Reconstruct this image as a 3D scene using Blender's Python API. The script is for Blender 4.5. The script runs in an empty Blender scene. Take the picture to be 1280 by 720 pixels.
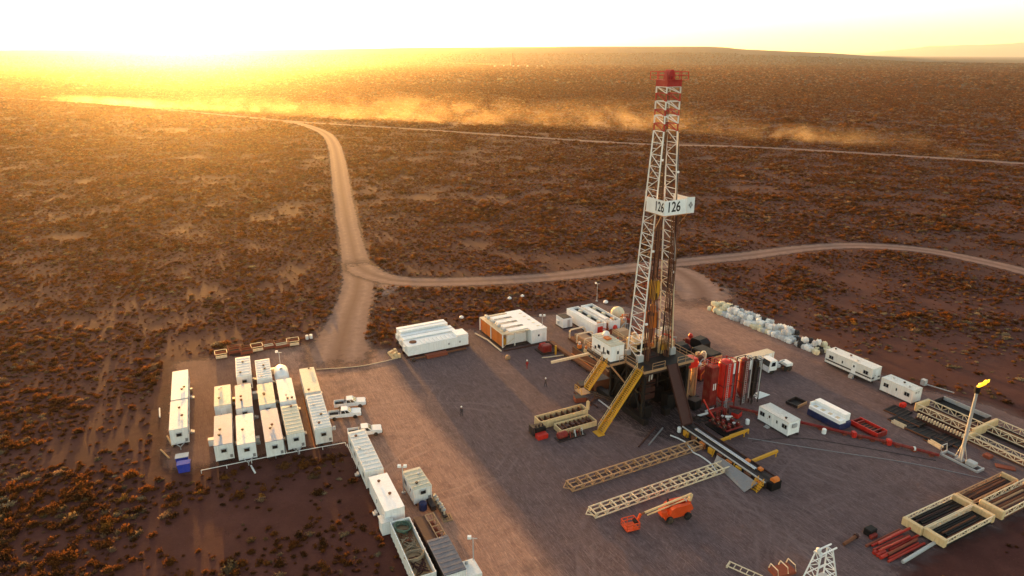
import bpy, bmesh, math, random
import numpy as np
from mathutils import Vector, Matrix, noise as mnoise
R = math.radians
random.seed(7)
rng = np.random.default_rng(11)
sc = bpy.context.scene
C = sc.collection

# ------------------------------------------------------------ camera, sky, sun, exposure
F_PX, CAM_H = 853.0, 57.0
PITCH = math.atan(291 / F_PX)
cam = bpy.data.cameras.new('camera'); cam_o = bpy.data.objects.new('camera', cam); C.objects.link(cam_o)
cam.sensor_width = 36.0; cam.lens = F_PX / 1280 * 36.0
cam.clip_start = 0.5; cam.clip_end = 80000
cam_o.location = (0, 0, CAM_H); cam_o.rotation_euler = (math.pi / 2 - PITCH, 0, 0)
sc.camera = cam_o

SUN_AZ, SUN_EL = R(-24.5), R(2.8)          # azimuth measured from +Y, negative to the left
w = bpy.data.worlds.new('World'); sc.world = w; w.use_nodes = True
nt = w.node_tree
bg = nt.nodes['Background']
sky = nt.nodes.new('ShaderNodeTexSky'); sky.sky_type = 'NISHITA'; sky.sun_disc = False
sky.sun_elevation = SUN_EL; sky.sun_rotation = SUN_AZ
sky.altitude = 600; sky.air_density = 0.75; sky.dust_density = 1.6; sky.ozone_density = 0.0
nt.links.new(sky.outputs['Color'], bg.inputs['Color'])
bg.inputs['Strength'].default_value = 0.15
sun = bpy.data.lights.new('sun', 'SUN'); sun_o = bpy.data.objects.new('sun', sun); C.objects.link(sun_o)
sun.energy = 4.4; sun.angle = R(0.6); sun.color = (1.0, 0.46, 0.10)
sd = Vector((math.sin(SUN_AZ) * math.cos(SUN_EL), math.cos(SUN_AZ) * math.cos(SUN_EL), math.sin(SUN_EL)))
sun_o.rotation_euler = sd.to_track_quat('Z', 'Y').to_euler(); sun_o.location = (-200, 400, 200)

vs = sc.view_settings
vs.view_transform = 'Standard'; vs.look = 'None'; vs.gamma = 1.0; vs.exposure = 2.38; vs.use_curve_mapping = False
cy = sc.cycles
cy.use_denoising = True
cy.max_bounces = 6; cy.diffuse_bounces = 3; cy.glossy_bounces = 3; cy.transmission_bounces = 3
cy.volume_bounces = 1; cy.transparent_max_bounces = 8
cy.volume_step_rate = 1.5; cy.volume_max_steps = 128
cy.sample_clamp_indirect = 6.0

# ------------------------------------------------------------ site frame: a = across the rig, b = out along its catwalk
OX, OY, AN = 23.08, 104.74, R(27.5)
CA, SA = math.cos(AN), math.sin(AN)
def S(a, b, z=0.0):
    return Vector((OX + a * CA + b * SA, OY + a * SA - b * CA, z))
def U(px, py, z=0.0):
    """place on the level z that was surveyed from the photograph"""
    dx, dy = (px - 640) / F_PX, -(py - 360) / F_PX
    c, s = math.cos(PITCH), math.sin(PITCH)
    t = (z - CAM_H) / (-s + dy * c)
    return Vector((dx * t, (c + dy * s) * t, z))

# ------------------------------------------------------------ mesh helpers
class MB:
    def __init__(self): self.v = []; self.f = []
    def add(self, vs_, fs):
        n = len(self.v); self.v += [tuple(p) for p in vs_]; self.f += [tuple(i + n for i in f) for f in fs]; return self
    BOXF = [(0, 3, 2, 1), (4, 5, 6, 7), (0, 1, 5, 4), (1, 2, 6, 5), (2, 3, 7, 6), (3, 0, 4, 7)]
    def box(self, x0, y0, z0, x1, y1, z1):
        return self.add([(x0, y0, z0), (x1, y0, z0), (x1, y1, z0), (x0, y1, z0), (x0, y0, z1), (x1, y0, z1), (x1, y1, z1), (x0, y1, z1)], self.BOXF)
    def cbox(self, x0, y0, z0, x1, y1, z1, c=0.04):
        """box with chamfered vertical edges and a chamfered top"""
        def ring(x0, y0, x1, y1, c, z):
            return [(x0 + c, y0, z), (x1 - c, y0, z), (x1, y0 + c, z), (x1, y1 - c, z), (x1 - c, y1, z), (x0 + c, y1, z), (x0, y1 - c, z), (x0, y0 + c, z)]
        v = ring(x0, y0, x1, y1, c, z0) + ring(x0, y0, x1, y1, c, z1 - c) + ring(x0 + c, y0 + c, x1 - c, y1 - c, c * .5, z1)
        f = [tuple(range(7, -1, -1)), tuple(range(16, 24))]
        for k in (0, 8):
            for i in range(8): f.append((k + i, k + (i + 1) % 8, k + 8 + (i + 1) % 8, k + 8 + i))
        return self.add(v, f)
    def bar(self, p, q, wd, ht=None):
        p, q = Vector(p), Vector(q); d = q - p
        if d.length < 1e-6: return self
        ht = ht or wd; d.normalize()
        up = Vector((0, 0, 1)) if abs(d.z) < .95 else Vector((0, 1, 0))
        s = d.cross(up).normalized() * wd / 2; u = s.normalized().cross(d).normalized() * ht / 2
        return self.add([p - s - u, p + s - u, p + s + u, p - s + u, q - s - u, q + s - u, q + s + u, q - s + u],
                        [(0, 1, 2, 3), (7, 6, 5, 4), (0, 4, 5, 1), (1, 5, 6, 2), (2, 6, 7, 3), (3, 7, 4, 0)])
    def tube(self, p, q, r, n=8, r2=None):
        p, q = Vector(p), Vector(q); d = (q - p)
        if d.length < 1e-6: return self
        d.normalize(); r2 = r if r2 is None else r2
        up = Vector((0, 0, 1)) if abs(d.z) < .95 else Vector((0, 1, 0))
        s = d.cross(up).normalized(); u = s.cross(d)
        v = []
        for c, rr in ((p, r), (q, r2)):
            for k in range(n):
                t = 2 * math.pi * k / n; v.append(c + s * (rr * math.cos(t)) + u * (rr * math.sin(t)))
        f = [(k, k + n, (k + 1) % n + n, (k + 1) % n) for k in range(n)] + [tuple(range(n)), tuple(range(2 * n - 1, n - 1, -1))]
        return self.add(v, f)
    def path(self, pts, r, n=6):
        """one continuous tube along points"""
        pts = [Vector(p) for p in pts]; v = []; m = len(pts)
        for i, p in enumerate(pts):
            d = (pts[min(i + 1, m - 1)] - pts[max(i - 1, 0)]).normalized()
            up = Vector((0, 0, 1)) if abs(d.z) < .95 else Vector((0, 1, 0))
            s = d.cross(up).normalized(); u = s.cross(d)
            for k in range(n):
                t = 2 * math.pi * k / n; v.append(p + s * (r * math.cos(t)) + u * (r * math.sin(t)))
        f = [tuple(range(n)), tuple(range(m * n - 1, m * n - n - 1, -1))]
        for i in range(m - 1):
            for k in range(n): f.append((i * n + k, i * n + n + k, i * n + n + (k + 1) % n, i * n + (k + 1) % n))
        return self.add(v, f)
    def lathe(self, prof, n=16, c=(0, 0, 0), axis='z'):
        v = []
        for r, z in prof:
            for k in range(n):
                t = 2 * math.pi * k / n; x, y = r * math.cos(t), r * math.sin(t)
                v.append((c[0] + x, c[1] + y, c[2] + z) if axis == 'z' else (c[0] + z, c[1] + x, c[2] + y) if axis == 'x' else (c[0] + y, c[1] + z, c[2] + x))
        m = len(prof); f = [tuple(range(n - 1, -1, -1)), tuple(range((m - 1) * n, m * n))]
        for i in range(m - 1):
            for k in range(n): f.append((i * n + k, i * n + (k + 1) % n, i * n + n + (k + 1) % n, i * n + n + k))
        return self.add(v, f)
    def prism(self, poly, h0, h1, axis='z'):
        """extrude a 2-D outline; axis y means the outline is (x,z)"""
        n = len(poly)
        P = (lambda p, h: (p[0], p[1], h)) if axis == 'z' else (lambda p, h: (p[0], h, p[1])) if axis == 'y' else (lambda p, h: (h, p[0], p[1]))
        v = [P(p, h0) for p in poly] + [P(p, h1) for p in poly]
        return self.add(v, [tuple(range(n - 1, -1, -1)), tuple(range(n, 2 * n))] + [(k, (k + 1) % n, n + (k + 1) % n, n + k) for k in range(n)])
    def mesh(self, name, m, smooth=False):
        me = bpy.data.meshes.new(name); me.from_pydata(self.v, [], self.f)
        bm = bmesh.new(); bm.from_mesh(me); bmesh.ops.recalc_face_normals(bm, faces=bm.faces); bm.to_mesh(me); bm.free()
        if m is not None: me.materials.append(MAT[m] if isinstance(m, str) else m)
        if smooth: me.shade_smooth()
        return me
    def build(self, name, m, parent=None, smooth=False, loc=None, rz=None):
        o = bpy.data.objects.new(name, self.mesh(name, m, smooth)); C.objects.link(o); o.parent = parent
        if loc is not None: o.location = loc
        if rz is not None: o.rotation_euler = (0, 0, rz)
        return o

def tag(o, label, cat=None, group=None, kind=None):
    if label: o['label'] = label
    if cat: o['category'] = cat
    if group: o['group'] = group
    if kind: o['kind'] = kind
    return o
def thing(name, label, cat, loc=(0, 0, 0), rz=0.0, group=None):
    o = bpy.data.objects.new(name, None); C.objects.link(o); o.empty_display_size = .3
    o.location = loc; o.rotation_euler = (0, 0, rz)
    return tag(o, label, cat, group)
def copy_tree(o, parent=None):
    c = o.copy(); C.objects.link(c); c.parent = parent
    for ch in list(o.children): copy_tree(ch, c)
    return c
def obj(name, me, parent=None, loc=(0, 0, 0), rz=0.0, sc_=None):
    o = bpy.data.objects.new(name, me); C.objects.link(o); o.parent = parent
    o.location = loc; o.rotation_euler = (0, 0, rz)
    if sc_ is not None: o.scale = sc_
    return o

# ------------------------------------------------------------ materials
MAT = {}
def _n(nt, t, **kw):
    n = nt.nodes.new(t)
    for k, v in kw.items(): setattr(n, k, v)
    return n
def ramp(nt, src, stops):
    r = _n(nt, 'ShaderNodeValToRGB'); e = r.color_ramp.elements
    while len(e) < len(stops): e.new(.5)
    for el, (p, c) in zip(e, stops): el.position = p; el.color = (*c, 1) if len(c) == 3 else c
    nt.links.new(src, r.inputs[0]); return r.outputs[0]
def noise_tex(nt, co, scale, detail=4, rough=.55, dist=0.0):
    n = _n(nt, 'ShaderNodeTexNoise'); n.inputs['Scale'].default_value = scale; n.inputs['Detail'].default_value = detail
    n.inputs['Roughness'].default_value = rough; n.inputs['Distortion'].default_value = dist
    nt.links.new(co, n.inputs['Vector']); return n.outputs['Fac']
def mixc(nt, fac, a, b, mode='MIX'):
    m = _n(nt, 'ShaderNodeMix', data_type='RGBA', blend_type=mode)
    for sock, val in ((m.inputs[0], fac), (m.inputs[6], a), (m.inputs[7], b)):
        if hasattr(val, 'is_linked'): nt.links.new(val, sock)
        elif isinstance(val, (int, float)): sock.default_value = val
        else: sock.default_value = (*val, 1)
    return m.outputs[2]
def mathn(nt, op, a, b=None, clamp=False):
    m = _n(nt, 'ShaderNodeMath', operation=op); m.use_clamp = clamp
    for sock, val in ((m.inputs[0], a), (m.inputs[1], b)):
        if val is None: continue
        if hasattr(val, 'is_linked'): nt.links.new(val, sock)
        else: sock.default_value = val
    return m.outputs[0]
def newmat(name):
    m = bpy.data.materials.new(name); m.use_nodes = True; nt = m.node_tree
    p = nt.nodes['Principled BSDF']; MAT[name] = m
    return m, nt, p
def paint(name, col, rough=.5, metal=0.0, dirt=(.22, .13, .08), amount=.35, scale=.9, var=.12, bump=.0):
    """weathered paint or steel: tone drift, dusty blotches and vertical runs"""
    m, nt, p = newmat(name)
    co = _n(nt, 'ShaderNodeNewGeometry').outputs['Position']
    inf = _n(nt, 'ShaderNodeObjectInfo').outputs['Random']
    big = noise_tex(nt, co, scale, 4, .6)
    mp = _n(nt, 'ShaderNodeMapping'); mp.inputs['Scale'].default_value = (3.2, 3.2, .35); nt.links.new(co, mp.inputs['Vector'])
    runs = noise_tex(nt, mp.outputs[0], 1.5, 3, .6)
    dark = tuple(c * (1 - var) for c in col); light = tuple(min(1, c * (1 + var)) for c in col)
    base = ramp(nt, big, [(.3, dark), (.7, light)])
    tone = mathn(nt, 'ADD', mathn(nt, 'MULTIPLY', inf, .16), .9)
    base = mixc(nt, 1.0, base, _vec(nt, tone), 'MULTIPLY')
    msk = mathn(nt, 'MULTIPLY', ramp(nt, mathn(nt, 'ADD', mathn(nt, 'MULTIPLY', big, .55), mathn(nt, 'MULTIPLY', runs, .55)), [(.52, (0, 0, 0)), (.72, (1, 1, 1))]), amount)
    nt.links.new(mixc(nt, msk, base, dirt), p.inputs['Base Color'])
    p.inputs['Roughness'].default_value = rough; p.inputs['Metallic'].default_value = metal; p.inputs['Specular IOR Level'].default_value = .22
    if bump:
        b = _n(nt, 'ShaderNodeBump'); b.inputs['Strength'].default_value = bump; b.inputs['Distance'].default_value = .03
        nt.links.new(noise_tex(nt, co, 14, 3), b.inputs['Height']); nt.links.new(b.outputs[0], p.inputs['Normal'])
    return m
def _vec(nt, v):
    c = _n(nt, 'ShaderNodeCombineColor')
    for i in range(3): nt.links.new(v, c.inputs[i])
    return c.outputs[0]

paint('white_paint', (.74, .73, .70), .5, amount=.30)
paint('white_clean', (.80, .80, .79), .45, amount=.18)
paint('roof_white', (.70, .69, .65), .55, amount=.42, scale=.6)
paint('roof_cream', (.64, .58, .44), .6, amount=.45, scale=.6)
paint('roof_blue', (.25, .31, .39), .55, amount=.35, scale=.6)
paint('cream_paint', (.66, .47, .25), .55, amount=.45)
paint('ivory_paint', (.70, .56, .38), .5, amount=.4)
paint('tan_steel', (.40, .23, .12), .6, amount=.5)
paint('yellow_paint', (.60, .29, .02), .5, amount=.4)
paint('orange_paint', (.60, .16, .025), .5, amount=.45)
paint('lift_orange', (.60, .065, .012), .42, amount=.18)
paint('red_paint', (.52, .022, .014), .42, amount=.15)
paint('dull_red', (.20, .014, .012), .55, amount=.35)
paint('mast_red', (.36, .012, .012), .5, amount=.2)
paint('rust', (.16, .06, .03), .85, amount=.5, dirt=(.07, .03, .02))
paint('rust_red', (.22, .055, .03), .8, amount=.4, dirt=(.09, .035, .02))
paint('dark_steel', (.030, .020, .020), .6, metal=.0, amount=.35, dirt=(.09, .05, .035))
paint('black_steel', (.008, .0065, .007), .65, amount=.3, dirt=(.018, .012, .010))
paint('brown_steel', (.060, .020, .016), .6, amount=.4, dirt=(.04, .02, .018))
paint('grey_steel', (.24, .235, .24), .45, metal=.3, amount=.4)
paint('galv', (.45, .45, .45), .5, metal=.2, amount=.35)
paint('navy_paint', (.018, .028, .09), .45, amount=.2)
paint('blue_plastic', (.012, .035, .32), .45, amount=.12)
paint('grey_roof', (.115, .115, .14), .6, amount=.5, scale=1.6, dirt=(.22, .17, .15))
paint('tyre', (.018, .017, .016), .9, amount=.5)
paint('rubber', (.02, .018, .018), .8, amount=.3)
paint('fabric_white', (.74, .73, .70), .9, amount=.3, bump=.4)
paint('fabric_cream', (.66, .60, .42), .9, amount=.35, bump=.4)
paint('fabric_grey', (.50, .50, .50), .9, amount=.35, bump=.4)
paint('fabric_black', (.03, .028, .03), .9, amount=.3, bump=.4)
paint('wood', (.34, .22, .12), .8, amount=.4)
paint('hose_green', (.09, .13, .09), .7, amount=.3)
paint('hose_tan', (.30, .22, .14), .8, amount=.3)
paint('print_black', (.02, .02, .022), .6, amount=.1)
paint('skin', (.35, .19, .12), .6, amount=.0)
paint('coverall_red', (.34, .025, .02), .85, amount=.2)
paint('coverall_dark', (.04, .035, .045), .85, amount=.2)
paint('helmet_white', (.8, .8, .78), .4, amount=.05)
paint('pipe_red', (.40, .025, .014), .45, amount=.3)
m, nt, p = newmat('glass'); p.inputs['Base Color'].default_value = (.012, .014, .018, 1); p.inputs['Roughness'].default_value = .08
m, nt, p = newmat('chrome'); p.inputs['Base Color'].default_value = (.55, .55, .56, 1); p.inputs['Metallic'].default_value = .9; p.inputs['Roughness'].default_value = .25
m, nt, p = newmat('lamp_glass'); p.inputs['Base Color'].default_value = (.75, .75, .72, 1); p.inputs['Roughness'].default_value = .15
m, nt, p = newmat('flame')
p.inputs['Base Color'].default_value = (.9, .5, .02, 1)
fc = _n(nt, 'ShaderNodeTexCoord').outputs['Object']
fr = ramp(nt, noise_tex(nt, fc, 1.6, 3), [(.35, (1, .30, .01)), (.6, (1, .62, .02)), (.8, (1, .85, .12))])
nt.links.new(fr, p.inputs['Emission Color']); p.inputs['Emission Strength'].default_value = .32
# ------------------------------------------------------------ ground
def smooth(x, a, b):
    t = np.clip((x - a) / (b - a), 0, 1); return t * t * (3 - 2 * t)
def vnoise(x, y, s, seed=0):
    """cheap value noise on numpy arrays"""
    x = np.asarray(x, float) / s; y = np.asarray(y, float) / s
    i, j = np.floor(x), np.floor(y); u, v = x - i, y - j
    u = u * u * (3 - 2 * u); v = v * v * (3 - 2 * v)
    def h(a, b):
        t = np.sin(a * 127.1 + b * 311.7 + seed * 74.7) * 43758.5453; return t - np.floor(t)
    return (h(i, j) * (1 - u) + h(i + 1, j) * u) * (1 - v) + (h(i, j + 1) * (1 - u) + h(i + 1, j + 1) * u) * v
def ground_z(x, y):
    r = np.hypot(x, y); az = np.degrees(np.arctan2(x, y))
    und = (vnoise(x, y, 900, 1) - .5) * 9 + (vnoise(x, y, 300, 2) - .5) * 3
    z = und * smooth(r, 1100, 2600) * (1 - .6 * smooth(r, 4000, 9000))
    # long plateau on the skyline, ending in a scarp right of the mast
    top = np.interp(az, [-70, -40, -35, -18, 0, 8, 15.2, 16.4, 17.6, 20, 24, 30, 40], [88, 92, 95, 108, 128, 132, 132, 126, 108, 95, 72, 20, 0])
    z = z + top * smooth(r, 4200, 6800) * (1 - .12 * smooth(r, 6200, 12000))
    return z
def soil(nt, co):
    """stony reddish steppe soil; returns colour socket"""
    big = noise_tex(nt, co, .018, 5, .6)
    mid = noise_tex(nt, co, .22, 5, .65)
    fine = noise_tex(nt, co, 2.6, 5, .7)
    c = ramp(nt, big, [(.32, (.050, .0145, .0125)), (.5, (.067, .0195, .015)), (.68, (.088, .0265, .018))])
    c = mixc(nt, mathn(nt, 'MULTIPLY', ramp(nt, mid, [(.45, (0, 0, 0)), (.7, (1, 1, 1))]), .42), c, (.115, .043, .034))
    c = mixc(nt, mathn(nt, 'MULTIPLY', ramp(nt, fine, [(.52, (0, 0, 0)), (.74, (1, 1, 1))]), .5), c, (.022, .009, .007))
    st = noise_tex(nt, co, 5.5, 2, .5)
    c = mixc(nt, mathn(nt, 'MULTIPLY', ramp(nt, st, [(.66, (0, 0, 0)), (.72, (1, 1, 1))]), .4), c, (.20, .12, .085))
    return c, fine
def far_scrub(nt, co, c):
    """beyond the modelled shrubs the scrub is too small to pick apart"""
    d = _n(nt, 'ShaderNodeVectorMath', operation='LENGTH'); nt.links.new(co, d.inputs[0])
    far = _n(nt, 'ShaderNodeMapRange'); far.interpolation_type = 'SMOOTHSTEP'
    far.inputs['From Min'].default_value = 600; far.inputs['From Max'].default_value = 1300
    nt.links.new(d.outputs['Value'], far.inputs['Value'])
    a = noise_tex(nt, co, .16, 4, .75); b = noise_tex(nt, co, .0045, 4, .6)
    dark = ramp(nt, a, [(.42, (.022, .012, .007)), (.55, (.050, .026, .013)), (.66, (.09, .048, .026))])
    dark = mixc(nt, mathn(nt, 'MULTIPLY', ramp(nt, b, [(.4, (0, 0, 0)), (.62, (1, 1, 1))]), .5), dark, (.085, .045, .025))
    return mixc(nt, mathn(nt, 'MULTIPLY', far.outputs[0], .9), c, dark)
def ground_bump(nt, p, h, st=.5, dist=.08):
    b = _n(nt, 'ShaderNodeBump'); b.inputs['Strength'].default_value = st; b.inputs['Distance'].default_value = dist
    nt.links.new(h, b.inputs['Height']); nt.links.new(b.outputs[0], p.inputs['Normal'])
m, nt, p = newmat('soil')
co = _n(nt, 'ShaderNodeNewGeometry').outputs['Position']
c, fine = soil(nt, co); c = far_scrub(nt, co, c)
nt.links.new(c, p.inputs['Base Color']); p.inputs['Roughness'].default_value = .95; p.inputs['Specular IOR Level'].default_value = .15
ground_bump(nt, p, mathn(nt, 'ADD', fine, noise_tex(nt, co, .5, 4)))

def dirt_mat(name, kind):
    m, nt, p = newmat(name)
    co = _n(nt, 'ShaderNodeNewGeometry').outputs['Position']
    sc_, fine = soil(nt, co)
    mp = _n(nt, 'ShaderNodeMapping'); mp.inputs['Location'].default_value = (0, 0, 0); mp.inputs['Rotation'].default_value = (0, 0, -AN + math.pi / 2)
    mp.vector_type = 'POINT'; nt.links.new(co, mp.inputs['Vector'])
    n1 = noise_tex(nt, co, .05, 5, .6); n2 = noise_tex(nt, co, .6, 5, .65)
    if kind == 'road':
        c = ramp(nt, n2, [(.3, (.165, .098, .082)), (.7, (.27, .170, .140))])
        rut = _n(nt, 'ShaderNodeAttribute', attribute_name='rut').outputs['Fac']
        c = mixc(nt, mathn(nt, 'MULTIPLY', mathn(nt, 'SUBTRACT', 1.0, rut, True), .85), c, (.115, .060, .048))
    else:
        # site frame: x across, y along the catwalk
        ctr = _n(nt, 'ShaderNodeVectorMath', operation='SUBTRACT'); ctr.inputs[1].default_value = (OX, OY, 0); nt.links.new(co, ctr.inputs[0])
        rot = _n(nt, 'ShaderNodeVectorRotate', rotation_type='Z_AXIS'); rot.inputs['Angle'].default_value = -AN; nt.links.new(ctr.outputs[0], rot.inputs['Vector'])
        sx = _n(nt, 'ShaderNodeSeparateXYZ'); nt.links.new(rot.outputs[0], sx.inputs[0])
        # wheel tracks: long soft streaks, mostly along the lane, some curling
        st = _n(nt, 'ShaderNodeMapping'); st.inputs['Scale'].default_value = (1.1, .10, 1); nt.links.new(rot.outputs[0], st.inputs['Vector'])
        tr = noise_tex(nt, st.outputs[0], 1.3, 4, .7, 1.6)
        st2 = _n(nt, 'ShaderNodeMapping'); st2.inputs['Scale'].default_value = (.12, 1.2, 1); st2.inputs['Rotation'].default_value = (0, 0, .5); nt.links.new(rot.outputs[0], st2.inputs['Vector'])
        tr2 = noise_tex(nt, st2.outputs[0], 1.2, 4, .7, 2.4)
        cl = _n(nt, 'ShaderNodeMapping'); nt.links.new(rot.outputs[0], cl.inputs['Vector'])
        tr3 = noise_tex(nt, cl.outputs[0], .10, 3, .5, 3.0)
        wv = _n(nt, 'ShaderNodeMath', operation='SINE'); nt.links.new(mathn(nt, 'MULTIPLY', tr3, 150.0), wv.inputs[0])
        grey = ramp(nt, n2, [(.3, (.084, .051, .052)), (.7, (.132, .083, .082))])
        warm = ramp(nt, n2, [(.3, (.235, .122, .088)), (.7, (.37, .205, .145))])
        lane = _n(nt, 'ShaderNodeMapRange'); lane.interpolation_type = 'SMOOTHSTEP'
        lane.inputs['From Min'].default_value = -33.0; lane.inputs['From Max'].default_value = -36.5
        nt.links.new(mathn(nt, 'ADD', sx.outputs[0], mathn(nt, 'MULTIPLY', mathn(nt, 'SUBTRACT', n1, .5), 5.0)), lane.inputs['Value'])
        east = _n(nt, 'ShaderNodeMapRange'); east.interpolation_type = 'SMOOTHSTEP'     # drive lane past the bags
        east.inputs['From Min'].default_value = 27; east.inputs['From Max'].default_value = 34
        nt.links.new(mathn(nt, 'ADD', sx.outputs[0], mathn(nt, 'MULTIPLY', mathn(nt, 'SUBTRACT', n1, .5), 16.0)), east.inputs['Value'])
        behind = _n(nt, 'ShaderNodeMapRange'); behind.interpolation_type = 'SMOOTHSTEP'
        behind.inputs['From Min'].default_value = -2; behind.inputs['From Max'].default_value = 12
        nt.links.new(sx.outputs[1], behind.inputs['Value'])
        warmf = mathn(nt, 'MAXIMUM', lane.outputs[0], mathn(nt, 'MULTIPLY', mathn(nt, 'MULTIPLY', east.outputs[0], behind.outputs[0]), .7))
        c = mixc(nt, warmf, grey, warm)
        camp_ = _n(nt, 'ShaderNodeMapRange'); camp_.interpolation_type = 'SMOOTHSTEP'; camp_.inputs['From Min'].default_value = -49; camp_.inputs['From Max'].default_value = -57
        nt.links.new(mathn(nt, 'ADD', sx.outputs[0], mathn(nt, 'MULTIPLY', mathn(nt, 'SUBTRACT', n1, .5), 14.0)), camp_.inputs['Value'])
        campf = mathn(nt, 'MULTIPLY', camp_.outputs[0], .62)
        c = mixc(nt, mathn(nt, 'MULTIPLY', ramp(nt, tr, [(.42, (0, 0, 0)), (.66, (1, 1, 1))]), .45), c, mixc(nt, warmf, (.055, .036, .039), (.16, .078, .058)))
        c = mixc(nt, mathn(nt, 'MULTIPLY', ramp(nt, tr2, [(.5, (0, 0, 0)), (.7, (1, 1, 1))]), .35), c, (.075, .052, .052))
        c = mixc(nt, mathn(nt, 'MULTIPLY', ramp(nt, wv.outputs[0], [(.86, (0, 0, 0)), (1, (1, 1, 1))]), .22), c, (.27, .205, .18))
        # shade under the rig floor, painted into the pad as a dark ragged ellipse
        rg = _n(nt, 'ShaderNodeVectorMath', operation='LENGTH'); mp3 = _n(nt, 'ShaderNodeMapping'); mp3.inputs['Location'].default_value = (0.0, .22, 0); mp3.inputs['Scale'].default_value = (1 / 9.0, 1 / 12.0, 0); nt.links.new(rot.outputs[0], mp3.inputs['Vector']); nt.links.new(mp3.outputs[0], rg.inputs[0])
        base_shade = ramp(nt, mathn(nt, 'ADD', rg.outputs['Value'], mathn(nt, 'MULTIPLY', mathn(nt, 'SUBTRACT', noise_tex(nt, co, .3, 4, .6), .5), .9)), [(.72, (1, 1, 1)), (1.0, (0, 0, 0))])
        c = mixc(nt, mathn(nt, 'MULTIPLY', base_shade, .9), c, (.022, .014, .014))
        fs_ = _n(nt, 'ShaderNodeMapping'); fs_.inputs['Scale'].default_value = (3.0, .22, 1); fs_.inputs['Rotation'].default_value = (0, 0, -.35); nt.links.new(rot.outputs[0], fs_.inputs['Vector'])
        c = mixc(nt, mathn(nt, 'MULTIPLY', ramp(nt, noise_tex(nt, fs_.outputs[0], 1.6, 4, .75, 2.5), [(.5, (0, 0, 0)), (.62, (1, 1, 1))]), .75), c, mixc(nt, warmf, (.21, .142, .135), (.50, .28, .185)))
        trk = None      # paired wheel tracks turning on the pad
        for (ca_, cb_, R0) in ((-18, 34, 14), (-10, 40, 24), (8, 30, 16), (14, 44, 22), (-40, -10, 18), (24, 8, 20), (-30, 20, 26), (34, -24, 17), (2, 52, 19), (-22, -14, 11), (18, 26, 9), (-46, 10, 30)):
            sb = _n(nt, 'ShaderNodeVectorMath', operation='DISTANCE'); sb.inputs[1].default_value = (ca_, -cb_, 0); nt.links.new(rot.outputs[0], sb.inputs[0])
            rr_ = mathn(nt, 'ADD', sb.outputs['Value'], mathn(nt, 'MULTIPLY', mathn(nt, 'SUBTRACT', n1, .5), 5.0))
            d_ = mathn(nt, 'ABSOLUTE', mathn(nt, 'SUBTRACT', mathn(nt, 'ABSOLUTE', mathn(nt, 'SUBTRACT', rr_, float(R0))), .95))
            l_ = mathn(nt, 'SUBTRACT', 1.0, mathn(nt, 'DIVIDE', d_, .34), True)
            trk = l_ if trk is None else mathn(nt, 'MAXIMUM', trk, l_)
        trk = mathn(nt, 'MULTIPLY', trk, ramp(nt, noise_tex(nt, co, .09, 3, .6), [(.42, (0, 0, 0)), (.6, (1, 1, 1))]))
        c = mixc(nt, mathn(nt, 'MULTIPLY', trk, .55), c, mixc(nt, warmf, (.18, .125, .12), (.42, .25, .175)))
        oil = ramp(nt, noise_tex(nt, co, .12, 4, .6), [(.58, (0, 0, 0)), (.72, (1, 1, 1))])
        c = mixc(nt, mathn(nt, 'MULTIPLY', oil, .45), c, (.060, .036, .034))
    if kind == 'pad': c = mixc(nt, campf, c, mixc(nt, .35, sc_, (.16, .075, .052)))
    ed = _n(nt, 'ShaderNodeAttribute', attribute_name='edge').outputs['Fac']
    k = mathn(nt, 'ADD', mathn(nt, 'MULTIPLY', ed, 1.6), mathn(nt, 'MULTIPLY', mathn(nt, 'SUBTRACT', noise_tex(nt, co, .45, 4, .7), .62), 1.6))
    k = mathn(nt, 'ADD', k, 0.0, True)
    c = mixc(nt, mathn(nt, 'POWER', k, .6), sc_, c)
    nt.links.new(c, p.inputs['Base Color']); p.inputs['Roughness'].default_value = .95; p.inputs['Specular IOR Level'].default_value = .15
    ground_bump(nt, p, mathn(nt, 'ADD', fine, n2), .45, .06)
    tb = _n(nt, 'ShaderNodeBsdfTransparent'); mx = _n(nt, 'ShaderNodeMixShader'); nt.links.new(k, mx.inputs[0]); nt.links.new(tb.outputs[0], mx.inputs[1]); nt.links.new(p.outputs[0], mx.inputs[2]); nt.links.new(mx.outputs[0], nt.nodes['Material Output'].inputs[0])
    return m
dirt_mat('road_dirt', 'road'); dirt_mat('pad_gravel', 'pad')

rad = np.concatenate([np.linspace(6, 60, 7), np.geomspace(80, 1000, 22), np.linspace(1080, 7000, 120), np.geomspace(7300, 48000, 20)])
azs = np.concatenate([np.linspace(-60, 60, 161), np.linspace(66, 294, 39)]) * math.pi / 180
gx = np.outer(rad, np.sin(azs)); gy = np.outer(rad, np.cos(azs)); gz = ground_z(gx, gy)
gz[:30] = np.where(rad[:30, None] < 1000, 0, gz[:30])
nr, na = gx.shape
gv = [(0, 0, 0)] + list(zip(gx.ravel().tolist(), gy.ravel().tolist(), gz.ravel().tolist()))
gf = [(0, 1 + (k + 1) % na, 1 + k) for k in range(na)]
for i in range(nr - 1):
    for k in range(na):
        k2 = (k + 1) % na
        gf.append((1 + i * na + k, 1 + i * na + k2, 1 + (i + 1) * na + k2, 1 + (i + 1) * na + k))
g = MB(); g.v = gv; g.f = gf
tag(g.build('ground', 'soil', smooth=True), 'reddish scrub plain rising to a long low plateau', kind='structure')
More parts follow.
